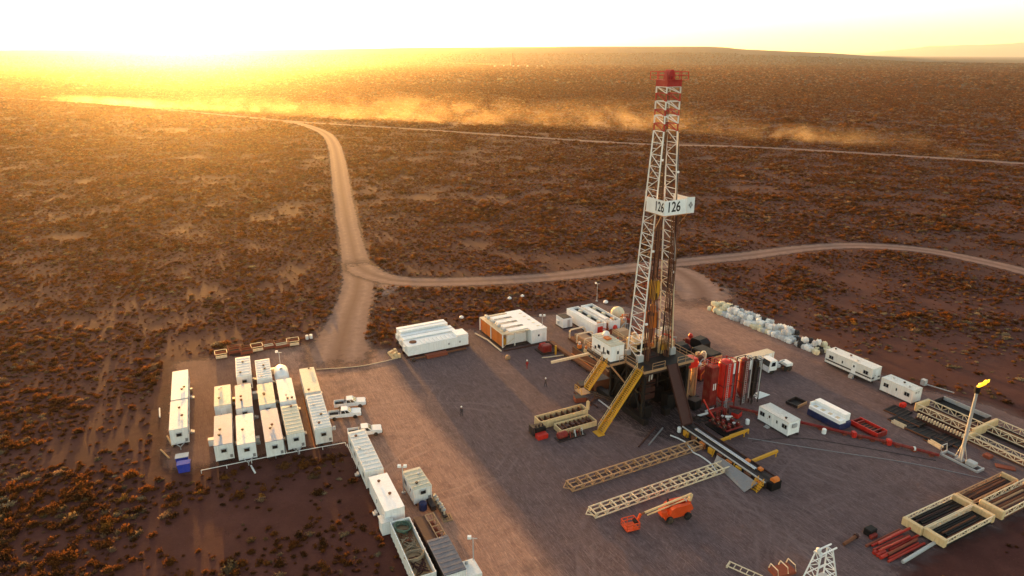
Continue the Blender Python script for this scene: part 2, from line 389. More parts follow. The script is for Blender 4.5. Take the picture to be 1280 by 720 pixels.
# pale hills on the far right skyline
hb = MB(); hp = []
for k in range(90):
    az = R(22 + k * .42)
    top = np.interp(math.degrees(az), [22, 26, 30, 34, 37, 42, 50, 60], [0, 90, 430, 500, 700, 760, 700, 300]) + 30 * mnoise.noise((k * .35, 3, 0))
    for r_, z_ in ((38000, -5), (40000, top * .55), (42000, top + 60), (46500, -5)):
        hp.append((math.sin(az) * r_, math.cos(az) * r_, z_ + (0 if z_ < 0 else 45 * mnoise.noise((k * .6, r_ * .01, 1)))))
hb.v = hp
for k in range(89):
    for j in range(3): hb.f.append((k * 4 + j, k * 4 + 4 + j, k * 4 + 5 + j, k * 4 + j + 1))
tag(hb.build('hills', 'soil', smooth=True), 'pale distant hills on the right skyline', kind='structure')

from mathutils.geometry import delaunay_2d_cdt
def in_poly(x, y, P):
    ins = np.zeros(len(x), bool); n = len(P)
    for i in range(n):
        x0, y0 = P[i]; x1, y1 = P[i - 1]
        with np.errstate(divide='ignore', invalid='ignore'):
            c_ = ((y0 > y) != (y1 > y)) & (x < (x1 - x0) * (y - y0) / (y1 - y0 + 1e-12) + x0)
        ins ^= c_
    return ins
def sheet(name, outline, inset, z, m, label):
    """flat polygon with ragged rim; 'edge' runs 0 at the rim to 1 inside"""
    pts = [Vector((q.x, q.y)) for q in outline]
    if sum(a.x * b.y - b.x * a.y for a, b in zip(pts, pts[1:] + pts[:1])) < 0: pts.reverse()
    ring = []
    for a, b in zip(pts, pts[1:] + pts[:1]):
        n = max(1, int((b - a).length / 1.2))
        for i in range(n): ring.append(a.lerp(b, i / n))
    outer = [q + Vector((mnoise.noise((q.x * .35, q.y * .35, 2)), mnoise.noise((q.x * .35, q.y * .35, 9)))) * 1.1 for q in ring]
    n = len(outer); oa = np.array([(q.x, q.y) for q in outer]); lo, hi = oa.min(0), oa.max(0)
    gx_, gy_ = np.meshgrid(np.arange(lo[0], hi[0], 2.4), np.arange(lo[1], hi[1], 2.4)); gx_, gy_ = gx_.ravel(), gy_.ravel()
    k_ = in_poly(gx_, gy_, oa); gx_, gy_ = gx_[k_], gy_[k_]
    dist = np.array([np.hypot(oa[:, 0] - x, oa[:, 1] - y).min() for x, y in zip(gx_, gy_)]); k_ = dist > .9; gx_, gy_, dist = gx_[k_], gy_[k_], dist[k_]
    co2 = outer + [Vector((x, y)) for x, y in zip(gx_, gy_)]; ev = [0.0] * n + list(np.clip(dist / inset, 0, 1))
    vo, _e, fo, ov, _oe, _of = delaunay_2d_cdt(co2, [(i, (i + 1) % n) for i in range(n)], [], 1, 1e-4)
    bm = bmesh.new(); lay = bm.verts.layers.float.new('edge'); bv = []
    for q, src in zip(vo, ov):
        v = bm.verts.new((q.x, q.y, z)); v[lay] = ev[src[0]] if src else 0.0; bv.append(v)
    for f in fo:
        f_ = bm.faces.new([bv[i] for i in f]); f_.normal_update()
        if f_.normal.z < 0: f_.normal_flip()
    me = bpy.data.meshes.new(name); bm.to_mesh(me); bm.free(); me.materials.append(MAT[m])
    return tag(obj(name, me), label, kind='structure')
PAD = [(184, 594), (189, 520), (203, 447), (268, 442), (330, 433), (388, 424), (400, 405), (462, 405), (455, 428), (492, 432), (500, 412), (590, 408), (600, 394), (690, 388), (715, 379),
       (745, 374), (790, 380), (836, 356), (842, 345), (886, 350), (884, 372), (910, 378), (960, 396), (1000, 412), (1040, 428), (1110, 463), (1150, 478), (1200, 492), (1250, 500),
       (1330, 540), (1420, 600), (1340, 640), (1205, 694), (1140, 740), (1100, 810), (1000, 900), (600, 900), (550, 765), (517, 722), (486, 660), (456, 610), (438, 590), (432, 563), (252, 592), (236, 602)]
pad_w = [U(*q) for q in PAD]
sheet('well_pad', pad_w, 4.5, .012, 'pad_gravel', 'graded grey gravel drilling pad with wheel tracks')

def resample(P, step):
    P = [Vector((p.x, p.y)) for p in P]; out = []
    def cr(a, b, c, d, t): return .5 * ((2 * b) + (c - a) * t + (2 * a - 5 * b + 4 * c - d) * t * t + (3 * b - a - 3 * c + d) * t ** 3)
    for i in range(len(P) - 1):
        a, b, c, d = P[max(i - 1, 0)], P[i], P[i + 1], P[min(i + 2, len(P) - 1)]
        n = max(2, int((c - b).length / step))
        out += [cr(a, b, c, d, k / n) for k in range(n)]
    return out + [P[-1]]
def road(name, pix, widths, z, label, step=4.0):
    ctr = [U(*q) for q in pix]; pts = resample(ctr, step)
    # width follows the surveyed points
    cum = [0]
    for a, b in zip(ctr, ctr[1:]): cum.append(cum[-1] + (b - a).length)
    bm = bmesh.new(); le = bm.verts.layers.float.new('edge'); lr = bm.verts.layers.float.new('rut'); rows = []; s = 0
    tot = sum((b - a).length for a, b in zip(pts, pts[1:]))
    prof = [(-1, 0, .6), (-.66, .62, .5), (-.5, 1, .6), (-.34, 1, 1), (-.15, 1, .4), (0, .85, .0), (.15, 1, .4), (.34, 1, 1), (.5, 1, .6), (.66, .62, .5), (1, 0, .6)]
    for i, q in enumerate(pts):
        d = (pts[min(i + 1, len(pts) - 1)] - pts[max(i - 1, 0)]).normalized(); nrm = Vector((-d.y, d.x))
        if i: s += (q - pts[i - 1]).length
        wd = float(np.interp(s, cum, widths)) / 2 * (1 + .12 * mnoise.noise((q.x * .05, q.y * .05, 4)))
        row = []
        for u, e, r_ in prof:
            jit = (mnoise.noise((q.x * .3, q.y * .3, 5 + u)) * .9) if abs(u) == 1 else 0
            pnt = q + nrm * (u * wd * 1.55 + jit); v = bm.verts.new((pnt.x, pnt.y, z)); v[le] = e * min(1, min(s, tot - s) / 13.0); v[lr] = r_; row.append(v)
        rows.append(row)
    for a, b in zip(rows, rows[1:]):
        for k in range(len(prof) - 1):
            f = bm.faces.new((a[k], b[k], b[k + 1], a[k + 1]))
    bmesh.ops.recalc_face_normals(bm, faces=bm.faces)
    for f in bm.faces:
        if f.normal.z < 0: f.normal_flip()
    me = bpy.data.meshes.new(name); bm.to_mesh(me); bm.free(); me.materials.append(MAT['road_dirt'])
    tag(obj(name, me), label, kind='structure')
    return [(q.x, q.y) for q in pts]
ROADPTS = []
ROADPTS += road('access_road', [(418, 475), (424, 440), (436, 395), (446, 365), (447, 342), (441, 310), (433, 272), (427, 235), (422, 200), (417, 180), (408, 168), (392, 160), (370, 154), (345, 150)],
                [13, 11, 8, 8, 8, 7, 7, 7.5, 8, 8, 8, 8, 8, 8], .020, 'pale dirt access road running from the pad to the far road')
ROADPTS += road('far_road', [(-120, 113), (0, 122), (120, 129), (250, 141), (345, 150), (390, 153.5), (520, 161.5), (640, 170), (800, 180), (900, 182.5), (1000, 187), (1150, 196), (1290, 205), (1420, 214)],
                [8] * 14, .035, 'thin pale dirt road crossing the plain far behind', 6)
ROADPTS += road('ring_road', [(440, 322), (452, 336), (474, 346), (510, 352), (580, 352), (680, 347), (760, 338), (850, 328), (930, 320), (1000, 311), (1070, 307), (1150, 312), (1220, 325), (1290, 342), (1380, 370)],
                [6, 8, 7, 6.5, 6.5, 6.5, 7, 7, 6.5, 6, 6, 6, 6, 6, 6], .028, 'dirt track curving behind the rig to the right')
ROADPTS += road('pad_spur', [(800, 333), (835, 334), (858, 345), (876, 362), (880, 390)], [5, 6, 10, 13, 12], .024, 'wide dirt spur joining the pad to the track')
sheet('road_junction', [U(*q) for q in [(378, 455), (398, 420), (420, 380), (426, 345), (427, 305), (452, 305), (466, 330), (495, 344), (570, 348), (570, 358), (510, 363), (482, 376), (468, 398), (464, 430), (480, 460)]], 5.0, .016, 'road_dirt',
      'worn dirt road junction above the pad')
for o in ('road_junction',):
    me = bpy.data.objects[o].data; at = me.attributes.new('rut', 'FLOAT', 'POINT'); at.data.foreach_set('value', [.75] * len(me.vertices))

# ------------------------------------------------------------ scrub
def leaf_mat(name, stops, trans=.35):
    m, nt, p = newmat(name)
    inf = _n(nt, 'ShaderNodeObjectInfo').outputs['Random']
    c = ramp(nt, inf, stops)
    co = _n(nt, 'ShaderNodeTexCoord').outputs['Object']
    c = mixc(nt, mathn(nt, 'MULTIPLY', noise_tex(nt, co, 3.5, 3), .55), c, (.035, .016, .009))
    d = _n(nt, 'ShaderNodeBsdfDiffuse'); t = _n(nt, 'ShaderNodeBsdfTranslucent'); mx = _n(nt, 'ShaderNodeMixShader')
    nt.links.new(c, d.inputs[0]); nt.links.new(c, t.inputs[0]); mx.inputs[0].default_value = trans
    nt.links.new(d.outputs[0], mx.inputs[1]); nt.links.new(t.outputs[0], mx.inputs[2])
    nt.links.new(mx.outputs[0], nt.nodes['Material Output'].inputs[0]); return m
leaf_mat('scrub', [(0, (.060, .028, .012)), (.25, (.096, .040, .014)), (.5, (.138, .051, .015)), (.72, (.180, .065, .017)), (.86, (.22, .082, .022)), (.92, (.15, .11, .06)), (1, (.32, .20, .12))], .6)
leaf_mat('scrub_grey', [(0, (.13, .10, .06)), (.5, (.22, .17, .10)), (1, (.34, .27, .17))])
leaf_mat('scrub_gold', [(0, (.20, .085, .018)), (.5, (.30, .125, .024)), (1, (.36, .17, .04))])
def shrub_mesh(name, seed, m, leaves=72, tall=.62):
    rd = random.Random(seed); b = MB()
    lobes = [(rd.uniform(-.45, .45), rd.uniform(-.45, .45), rd.uniform(.45, .75)) for _ in range(4)] + [(0, 0, .8)]
    for lx, ly, lr in lobes:      # inner mass of each clump
        v = []; n1 = 6
        for j in range(3):
            e = [0.0, .55, 1.15][j]
            for k in range(n1):
                t = 2 * math.pi * (k + .5 * j) / n1; rr = lr * .62 * math.cos(e) * rd.uniform(.7, 1.2)
                v.append((lx + rr * math.cos(t), ly + rr * math.sin(t), lr * .72 * tall * 1.3 * math.sin(e) * rd.uniform(.8, 1.15) - .02))
        f = [tuple(range(2 * n1, 3 * n1))]
        for j in range(2):
            for k in range(n1): f.append((j * n1 + k, j * n1 + (k + 1) % n1, j * n1 + n1 + (k + 1) % n1, j * n1 + n1 + k))
        b.add(v, f)
    for _ in range(leaves):
        lx, ly, lr = rd.choice(lobes); t = rd.uniform(0, 2 * math.pi); e = math.asin(rd.uniform(.02, 1)); k = lr * rd.uniform(.7, 1.08)
        o_ = Vector((math.cos(t) * math.cos(e), math.sin(t) * math.cos(e), math.sin(e)))
        p_ = Vector((lx, ly, 0)) + Vector((o_.x, o_.y, o_.z * tall * 1.25)) * k
        side = o_.cross(Vector((rd.uniform(-1, 1), rd.uniform(-1, 1), rd.uniform(-1, 1)))).normalized(); s = rd.uniform(.06, .15)
        tip = (o_ + Vector((0, 0, .35))).normalized() * rd.uniform(.12, .30)
        b.add([p_ - side * s, p_ + side * s, p_ + tip + side * s * .4, p_ + tip - side * s * .4], [(0, 1, 2, 3)])
    return b.mesh(name, m)
SHRUBS = [shrub_mesh('shrub_%d' % i, 40 + i, mm, tall=tl) for i, (mm, tl) in enumerate((('scrub', .6), ('scrub', .75), ('scrub', .5), ('scrub', .68), ('scrub_grey', .5), ('scrub_gold', .7)))]

pw = np.array([(q.x, q.y) for q in pad_w])
def scatter(r0, r1, dens, size):
    c = 1 / math.sqrt(dens); xm = r1 * math.sin(R(48))
    gx_, gy_ = np.meshgrid(np.arange(-xm, xm, c), np.arange(r0 * .66, r1, c)); n = gx_.size
    x = gx_.ravel() + rng.uniform(-.55, .55, n) * c; y = gy_.ravel() + rng.uniform(-.55, .55, n) * c
    r = np.hypot(x, y); m_ = (r >= r0) & (r < r1) & (np.abs(x) < y * math.tan(R(48))); x, y = x[m_], y[m_]; n = len(x)
    k = vnoise(x, y, 13, 3) * .6 + vnoise(x, y, 5, 4) * .5
    near = 1 - smooth(np.hypot(x + 20, y - 40), 55, 100)
    right = smooth(x, 45, 62) * (1 - smooth(y, 120, 175))
    ok = k > .34 + .13 * near + .13 * right + rng.uniform(-.22, .22, n)
    s = rng.lognormal(math.log(size), .42, n) * (.7 + .75 * np.clip(k - .3, 0, .6)) * (1 + .25 * near)
    s = np.minimum(s, 1.15 if r0 < 250 else 9.0)
    ok &= ~in_poly(x, y, pw)
    x, y, s, k, right = x[ok], y[ok], s[ok], k[ok], right[ok]
    P = np.array(ROADPTS)
    if r0 > 1400: keep = np.ones(len(x), bool)
    elif r0 < 700:
        keep = np.ones(len(x), bool)
        for i in range(0, len(x), 4000):
            d2 = ((x[i:i + 4000, None] - P[None, :, 0]) ** 2 + (y[i:i + 4000, None] - P[None, :, 1]) ** 2).min(1); keep[i:i + 4000] = d2 > (4.6 + s[i:i + 4000] * .5) ** 2
    else:
        keep = np.ones(len(x), bool)
        for i in range(0, len(x), 4000):
            d2 = ((x[i:i + 4000, None] - P[None, :, 0]) ** 2 + (y[i:i + 4000, None] - P[None, :, 1]) ** 2).min(1); keep[i:i + 4000] = d2 > 25
    x, y, s, right = x[keep], y[keep], s[keep], right[keep]
    idx = rng.integers(0, 4, len(x))
    u_ = rng.uniform(0, 1, len(x)); idx = np.where(u_ < .035 + .22 * right, 4, idx); idx = np.where((u_ > .965 - .07 * right), 5, idx)
    return np.stack([x, y, s, idx], 1)
pts = np.concatenate([scatter(28, 130, 1.0, .38), scatter(130, 260, 1.05, .41), scatter(260, 600, .66, .52), scatter(600, 1500, .17, .88), scatter(1500, 3000, .018, 2.0), scatter(3000, 5600, .006, 3.0)])
zs = ground_z(pts[:, 0], pts[:, 1]); zs[np.hypot(pts[:, 0], pts[:, 1]) < 1000] = 0
# what shows largest in the picture becomes single shrubs
cp, sp = math.cos(PITCH), math.sin(PITCH)
fwd = pts[:, 1] * cp + CAM_H * sp; upv = pts[:, 1] * sp - CAM_H * cp
sx_ = 640 + F_PX * pts[:, 0] / fwd; sy_ = 360 - F_PX * upv / fwd
vis = (sx_ > 4) & (sx_ < 1276) & (sy_ < 716) & (fwd > 0)
rank = np.argsort(-np.where(vis, pts[:, 2] / fwd, 0))
single = rank[:300]; rest = np.setdiff1d(np.arange(len(pts)), single)
def where(px, py):
    if px < 225: return 'left of the camp'
    if px < 520 and py > 560: return 'below the pipe fence'
    if px > 860: return 'on the right of the pad'
    return 'behind the camp'
KIND = ['dark rounded desert shrub standing singly on the reddish soil'] * 4 + ['pale straw-grey desert shrub on the reddish soil', 'golden orange desert shrub on the reddish soil']
NAME = ['desert_shrub'] * 4 + ['pale_shrub', 'golden_shrub']
for i in single:
    x, y, s, k = pts[i]; k = int(k)
    o = obj(NAME[k], SHRUBS[k], None, (x, y, zs[i] - .03), rng.uniform(0, 6.28), (s * rng.uniform(.85, 1.2), s * rng.uniform(.85, 1.2), s * rng.uniform(.8, 1.15)))
    wh = where(sx_[i], sy_[i]); big = 'big' if s > .95 else 'small'
    tag(o, big + ' ' + ('dark brown', 'pale straw-grey', 'golden orange')[max(0, k - 3)] + ' desert shrub on the reddish soil ' + wh, 'shrub', big + ' ' + ('dark', 'pale', 'golden')[max(0, k - 3)] + ' shrubs ' + wh)
def instanced(name, P, Z, label):
    me = bpy.data.meshes.new(name); me.vertices.add(len(P))
    me.vertices.foreach_set('co', np.stack([P[:, 0], P[:, 1], Z - .03], 1).ravel())
    for an, arr in (('size', P[:, 2]), ('turn', rng.uniform(0, 6.28, len(P)))):
        at = me.attributes.new(an, 'FLOAT', 'POINT'); at.data.foreach_set('value', arr.astype(np.float32))
    at = me.attributes.new('which', 'INT', 'POINT'); at.data.foreach_set('value', P[:, 3].astype(np.int32))
    o = obj(name, me); tag(o, label, 'scrub', kind='stuff')
    ng = bpy.data.node_groups.new(name, 'GeometryNodeTree')
    ng.interface.new_socket('Geometry', in_out='INPUT', socket_type='NodeSocketGeometry'); ng.interface.new_socket('Geometry', in_out='OUTPUT', socket_type='NodeSocketGeometry')
    gi, go = _n(ng, 'NodeGroupInput'), _n(ng, 'NodeGroupOutput')
    gti = _n(ng, 'GeometryNodeJoinGeometry')
    for me_ in reversed(SHRUBS):
        po = bpy.data.objects.get('src_' + me_.name) or bpy.data.objects.new('src_' + me_.name, me_)
        oi = _n(ng, 'GeometryNodeObjectInfo'); oi.inputs['Object'].default_value = po; oi.inputs['As Instance'].default_value = True
        ng.links.new(oi.outputs['Geometry'], gti.inputs[0])
    iop = _n(ng, 'GeometryNodeInstanceOnPoints'); iop.inputs['Pick Instance'].default_value = True
    def attr(n_, ty):
        a = _n(ng, 'GeometryNodeInputNamedAttribute', data_type=ty); a.inputs['Name'].default_value = n_; return a.outputs['Attribute']
    cx = _n(ng, 'ShaderNodeCombineXYZ'); ng.links.new(attr('turn', 'FLOAT'), cx.inputs[2])
    ng.links.new(gi.outputs[0], iop.inputs['Points']); ng.links.new(gti.outputs[0], iop.inputs['Instance'])
    ng.links.new(attr('which', 'INT'), iop.inputs['Instance Index']); ng.links.new(cx.outputs[0], iop.inputs['Rotation']); ng.links.new(attr('size', 'FLOAT'), iop.inputs['Scale'])
    ng.links.new(iop.outputs[0], go.inputs[0])
    md = o.modifiers.new('scatter', 'NODES'); md.node_group = ng
    return o
instanced('scrub_cover', pts[rest], zs[rest], 'low desert scrub covering the plain to the horizon')
print('shrubs', len(pts))
# ------------------------------------------------------------ cabins and containers
def cabin(name, label, cat, ctr, L, rz, H=2.62, z0=.38, W=2.45, wall='white_paint', roof='roof_white', ribs=0, near='vent', sides=((-1, 'dww'),), wheels=False, hitch=False, stripe=None, group=None, rib_m=None, steps=True):
    """site cabin on a skid; local +x points away from the camera, near end at -x"""
    t = thing(name, label, cat, (ctr[0], ctr[1], .03), rz, group)
    h = L / 2; zr = z0 + H
    b = MB().box(-h, -W / 2, z0, h, W / 2, zr - .08)
    for x in (-h, h):
        for y in (-W / 2, W / 2): b.box(x - .05, y - .05, z0 - .02, x + .05, y + .05, zr - .10)     # corner posts
    n = int(L / 1.2)
    for k in range(1, n):
        for y in (-W / 2 - .015, W / 2 - .015): b.box(-h + L * k / n - .03, y, z0 + .03, -h + L * k / n + .03, y + .03, zr - .13)   # wall seams
    b.build('walls', wall, t)
    r = MB().box(-h - .06, -W / 2 - .06, zr - .08, h + .06, W / 2 + .06, zr)
    r.build('roof', roof, t)
    if ribs:
        rb = MB()
        for k in range(ribs):
            x = -h + L * (k + .5) / ribs; rb.box(x - .09, -W / 2 + .03, zr + .002, x + .09, W / 2 - .03, zr + .07)
        rb.build('roof_ribs', rib_m or roof, t)
    rq = random.Random(int(abs(ctr[0]) * 37 + abs(ctr[1]) * 11))
    for k in range(rq.choice((1, 2, 2, 3))):
        x_, y_ = rq.uniform(-h + .6, h - .6), rq.uniform(-.7, .7); vt = MB().lathe([(.16, 0), (.16, .14), (.24, .15), (.2, .22)], 8, (x_, y_, zr + .07)).build('roof_vent', rq.choice(('galv', 'dark_steel', 'rust')), t)
    s = MB()
    for y in (-W / 2 + .25, W / 2 - .25): s.box(-h - .25, y - .09, .06 if not wheels else .45, h + .25, y + .09, z0 - .003)
    for x in np.linspace(-h + .3, h - .3, 5): s.box(x - .06, -W / 2 + .34, .12 if not wheels else .5, x + .06, W / 2 - .34, z0 - .01)
    s.build('skid', 'dark_steel', t)
    e = -h - .05
    if near == 'vent':
        ac = MB().box(e - .22, -.42, z0 + 1.35, e, .42, z0 + 1.95).build('air_conditioner', 'galv', t)
        MB().box(e - .245, -.34, z0 + 1.42, e - .22, .34, z0 + 1.88).build('grille', 'black_steel', ac)
    elif near == 'door':
        d = MB().box(e - .03, -.45, z0 + .05, e, .45, z0 + 2.05).build('door', 'white_clean', t)
        MB().box(e - .07, .3, z0 + 1.0, e - .03, .38, z0 + 1.12).build('handle', 'black_steel', d)
    if near in ('vent', 'tank'):
        MB().box(e - .02, -W / 2 + .12, z0 + .25, e + .02, -W / 2 + .5, z0 + .75).build('electric_box', 'grey_steel', t)
    for sd_, lay in sides:
        y = sd_ * W / 2; n = len(lay); f = lambda y0, y1: (min(y0, y1), max(y0, y1))
        for k, ch in enumerate(lay):
            x = -h + L * (k + .5) / n
            if ch == 'd':
                y0, y1 = f(y + sd_ * .005, y + sd_ * .05)
                d = MB().box(x - .45, y0, z0 + .04, x + .45, y1, z0 + 2.05).build('door', 'white_clean', t)
                y0, y1 = f(y + sd_ * .05, y + sd_ * .10); MB().box(x + .28, y0, z0 + 1.0, x + .38, y1, z0 + 1.08).build('handle', 'black_steel', d)
                y0, y1 = f(y + sd_ * .05, y + sd_ * .056); MB().box(x - .16, y0, z0 + 1.3, x + .16, y1, z0 + 1.75).build('pane', 'glass', d)
                if steps:
                    st = MB()
                    for q in range(2):
                        y0, y1 = f(y + sd_ * (.12 + .3 * q), y + sd_ * (.40 + .3 * q)); st.box(x - .4, y0, .0, x + .4, y1, z0 - .05 - .17 * q)
                    st.build('step', 'galv', t)
            elif ch == 'w':
                y0, y1 = f(y + sd_ * .005, y + sd_ * .055); w_ = MB()
                for (a0, a1, c0, c1) in ((-.5, .5, .95, 1.0), (-.5, .5, 1.65, 1.7), (-.5, -.45, 1.0, 1.65), (.45, .5, 1.0, 1.65), (-.02, .02, 1.0, 1.65)): w_.box(x + a0, y0, z0 + c0, x + a1, y1, z0 + c1)
                wo = w_.build('window', 'galv', t)
                y0, y1 = f(y + sd_ * .006, y + sd_ * .03); MB().box(x - .45, y0, z0 + 1.0, x + .45, y1, z0 + 1.65).build('pane', 'glass', wo)
            elif ch == 's':
                y0, y1 = f(y + sd_ * .005, y + sd_ * .04); MB().box(x - .12, y0, z0 + 1.1, x + .12, y1, z0 + 1.6).build('fuse_box', 'black_steel', t)
        if stripe:
            for zz in (.45,):
                y0, y1 = f(y + sd_ * .02, y + sd_ * .034); MB().box(-h + .06, y0, z0 + zz, h - .06, y1, z0 + zz + .26).build('stripe', stripe, t)
    if stripe:
        for zz in (.45,): MB().box(e - .012 + .05 - .04, -W / 2 + .06, z0 + zz, e + .03, W / 2 - .06, z0 + zz + .26).build('stripe', stripe, t)
    if wheels:
        for x in ((-.7, .7) if L > 8 else (0,)):
            for y in (-W / 2 + .2, W / 2 - .2): wheel(t, (x - h * .25, y, .42), .42, .24)
        a = MB(); a.box(-h * .25 - 1.3, -.06, .36, -h * .25 + 1.3, .06, .5); a.build('axle_frame', 'dark_steel', t)
    if hitch:
        a = MB(); a.bar((e, -.7, .55), (e - 1.3, 0, .55), .1).bar((e, .7, .55), (e - 1.3, 0, .55), .1).tube((e - 1.25, 0, .02), (e - 1.25, 0, .6), .06)
        a.build('drawbar', 'galv', t)
    return t
def wheel(parent, c, r, wd, name='wheel', ax='y'):
    k = ('%.3f' % r, '%.3f' % wd)
    if k not in _W:
        _W[k] = (MB().lathe([(r * .55, -wd / 2), (r * .92, -wd / 2), (r, -wd * .32), (r, wd * .32), (r * .92, wd / 2), (r * .55, wd / 2)], 16, axis='y').mesh('tyre', 'tyre', False),
                 MB().lathe([(r * .56, -wd * .42), (r * .5, -wd * .44), (r * .2, -wd * .36), (r * .2, wd * .36), (r * .5, wd * .44), (r * .56, wd * .42)], 12, axis='y').mesh('rim', 'galv'))
    wo = obj(name, _W[k][0], parent, c); obj('rim', _W[k][1], wo); return wo
_W = {}
H0 = R(112)
def camp(label, c, L, ribs=0, roof='roof_white', near='vent', hd=H0, **kw):
    return cabin('site_cabin', label, 'cabin', c, L, hd, roof=roof, ribs=ribs, near=near, group='cabins parked in columns at the camp', **kw)
camp('long grey-white cabin at the back of the leftmost column', (-57.6, 106.6), 11.6, 0, 'roof_white', hd=R(114), sides=((-1, 'wdw'),))
camp('white cabin at the front of the leftmost column, beside the blue bins', (-53.0, 96.2), 9.8, 0, 'roof_white', hd=R(114), sides=((-1, 'wdww'),), hitch=True)
camp('short cream-roofed cabin behind the grey one in the second column', (-48.6, 102.6), 7.4, 0, 'roof_cream', sides=((-1, 'wd'),), near='door')
camp('blue-grey roofed cabin at the front of the second column', (-44.1, 91.6), 9.3, 0, 'roof_blue', sides=((-1, 'wdw'),))
camp('ribbed white cabin at the very back of the third column', (-49.3, 113.8), 8.6, 7, 'roof_white', sides=((-1, 'wdw'),))
camp('middle cabin of the third column with pale grey roof', (-45.0, 102.4), 8.7, 0, 'roof_blue', sides=((-1, 'dww'),))
camp('bright white cabin at the front of the third column, by the pipe fence', (-40.8, 91.8), 9.2, 0, 'roof_white', sides=((-1, 'wdw'),), hitch=True, wall='white_clean')
camp('strongly ribbed white cabin at the back of the fourth column', (-45.2, 112.6), 8.8, 9, 'roof_white', sides=((-1, 'wdw'),))
camp('cream-white cabin in the middle of the fourth column', (-41.5, 103.2), 7.8, 0, 'roof_cream', sides=((-1, 'wd'),))
camp('slate-blue roofed cabin at the front of the fourth column', (-37.2, 93.0), 10.2, 0, 'roof_blue', hd=R(113), sides=((-1, 'wdw'),))
camp('white cabin just in front of the round white tank', (-38.6, 104.6), 8.6, 0, 'roof_white', sides=((-1, 'dw'),), wall='white_clean')
camp('cream ribbed cabin at the front of the fifth column, with a drawbar', (-34.5, 94.7), 9.3, 8, 'roof_cream', hd=R(113), sides=((-1, 'wdw'),), hitch=True)
camp('cream-roofed cabin at the back of the sixth column', (-35.6, 108.4), 9.9, 0, 'roof_cream', sides=((-1, 'wdw'),))
camp('long white cabin with many roof ribs beside the two pickups', (-31.1, 97.3), 11.7, 12, 'roof_white', sides=((-1, 'wdws'),))
cabin('site_cabin', 'long ribbed white cabin at the corner of the pipe fence', 'cabin', (-21.3, 85.9), 11.4, R(114.5), ribs=11, roof='roof_white', sides=((1, 'wdww'), (-1, 'wsdw')), group='units along the left edge of the pad')
cabin('site_container', 'smooth plain white container in front of the ribbed corner cabin', 'container', (-16.5, 75.9), 8.0, R(115.5), ribs=0, roof='white_clean', wall='white_clean', near='door', sides=((1, 'd'),), group='units along the left edge of the pad')
# small white box beside it
t = thing('storage_box', 'small white box beside the hose container', 'box', U(483, 664), R(115)); MB().cbox(-.8, -.7, .1, .8, .7, 1.9, .05).build('body', 'white_clean', t); MB().box(-.9, -.8, 1.905, .9, .8, 1.97).build('lid', 'roof_white', t)

# upright rounded white tank with mast pole at the back of the fifth column
t = thing('water_tank', 'round-topped white tank behind the fifth column of cabins', 'tank', (-42.0, 112.6, 0.02), H0)
MB().lathe([(1.02, -2.4), (1.25, -2.1), (1.28, 0), (1.25, 2.1), (1.02, 2.4), (.4, 2.65)], 20, (0, 0, 1.75), 'x').build('shell', 'white_clean', t, True)
for x in (-1.5, 1.5): MB().box(x - .15, -1.1, .05, x + .15, 1.1, .75).build('saddle', 'grey_steel', t)
MB().lathe([(.3, 0), (.3, .2), (.12, .28)], 12, (0, 0, 3.02)).build('hatch', 'galv', t)
def light_pole(label, at, h=6.0, heads=2):
    t = thing('light_pole', label, 'light pole', at)
    MB().lathe([(.3, 0), (.3, .12), (.08, .16), (.055, h)], 8).build('pole', 'galv', t)
    MB().bar((-.5, 0, h - .1), (.5, 0, h - .1), .08).build('crossarm', 'galv', t)
    for k in range(heads):
        x = -.4 + .8 * k / max(1, heads - 1); l = MB().box(x - .22, -.22, h - .06, x + .22, .12, h + .28).build('floodlight', 'white_clean', t)
        MB().box(x - .18, -.235, h - .02, x + .18, -.221, h + .24).build('lens', 'lamp_glass', l)
light_pole('thin light pole beside the round white tank', (-43.5, 116.6, 0), 4.6, 1)
light_pole('light pole standing beside the generator shed', S(-1.9, -32.6), 5.6)
light_pole('light pole behind the paired white tanks', S(22.1, -47.5), 4.6, 1)
light_pole('light pole beside the ribbed corner cabin', S(-45.2, 4.6), 4.2)
light_pole('thin pole standing beside the white container at the bottom edge', U(592, 712), 4.5, 1)

# ------------------------------------------------------------ hose container, dark containers, generator trailer
t = thing('open_top_container', 'long white open-top container filled with hoses', 'container', (-11.8, 66.4, .03), R(114.5), 'units along the left edge of the pad')
b = MB(); L, W, z0, z1 = 10.6, 2.5, .2, 2.2
for y in (-W / 2, W / 2 - .1): b.box(-L / 2, y, z0, L / 2, y + .1, z1)
for x in (-L / 2, L / 2 - .1): b.box(x, -W / 2 + .102, z0, x + .1, W / 2 - .102, z1 - .003)
b.box(-L / 2 + .1, -W / 2 + .1, z0 + .02, L / 2 - .1, W / 2 - .1, z0 + .2); b.build('walls', 'white_paint', t)
rb = MB()
for k in range(11):
    for y in (-W / 2 - .06, W / 2): rb.box(-L / 2 + .2 + k, y, z0, -L / 2 + .35 + k, y + .06, z1 - .02)
rb.build('stiffeners', 'white_paint', t)
fl = MB().box(-L / 2 + .12, -W / 2 + .12, z0 + .25, L / 2 - .12, W / 2 - .12, 1.35).build('load', 'wood', t)
rd = random.Random(3)
def coil(label, loc, r, mm, turns=4, tilt=.1):
    pts_ = []
    for k in range(turns * 16 + 1):
        an = 2 * math.pi * k / 16; rr = r * (1 + .07 * math.sin(k * .7) + .04 * (k / 16)); pts_.append((rr * math.cos(an), rr * math.sin(an), .07 + .10 * k / 16 + .04 * math.sin(k * 1.3)))
    o = MB().path(pts_, .075, 6).build('hose_coil', mm); o.location = loc; o.rotation_euler = (tilt, tilt * .5, rd.uniform(0, 6)); return tag(o, label, 'hose', 'hoses lying in the open container')
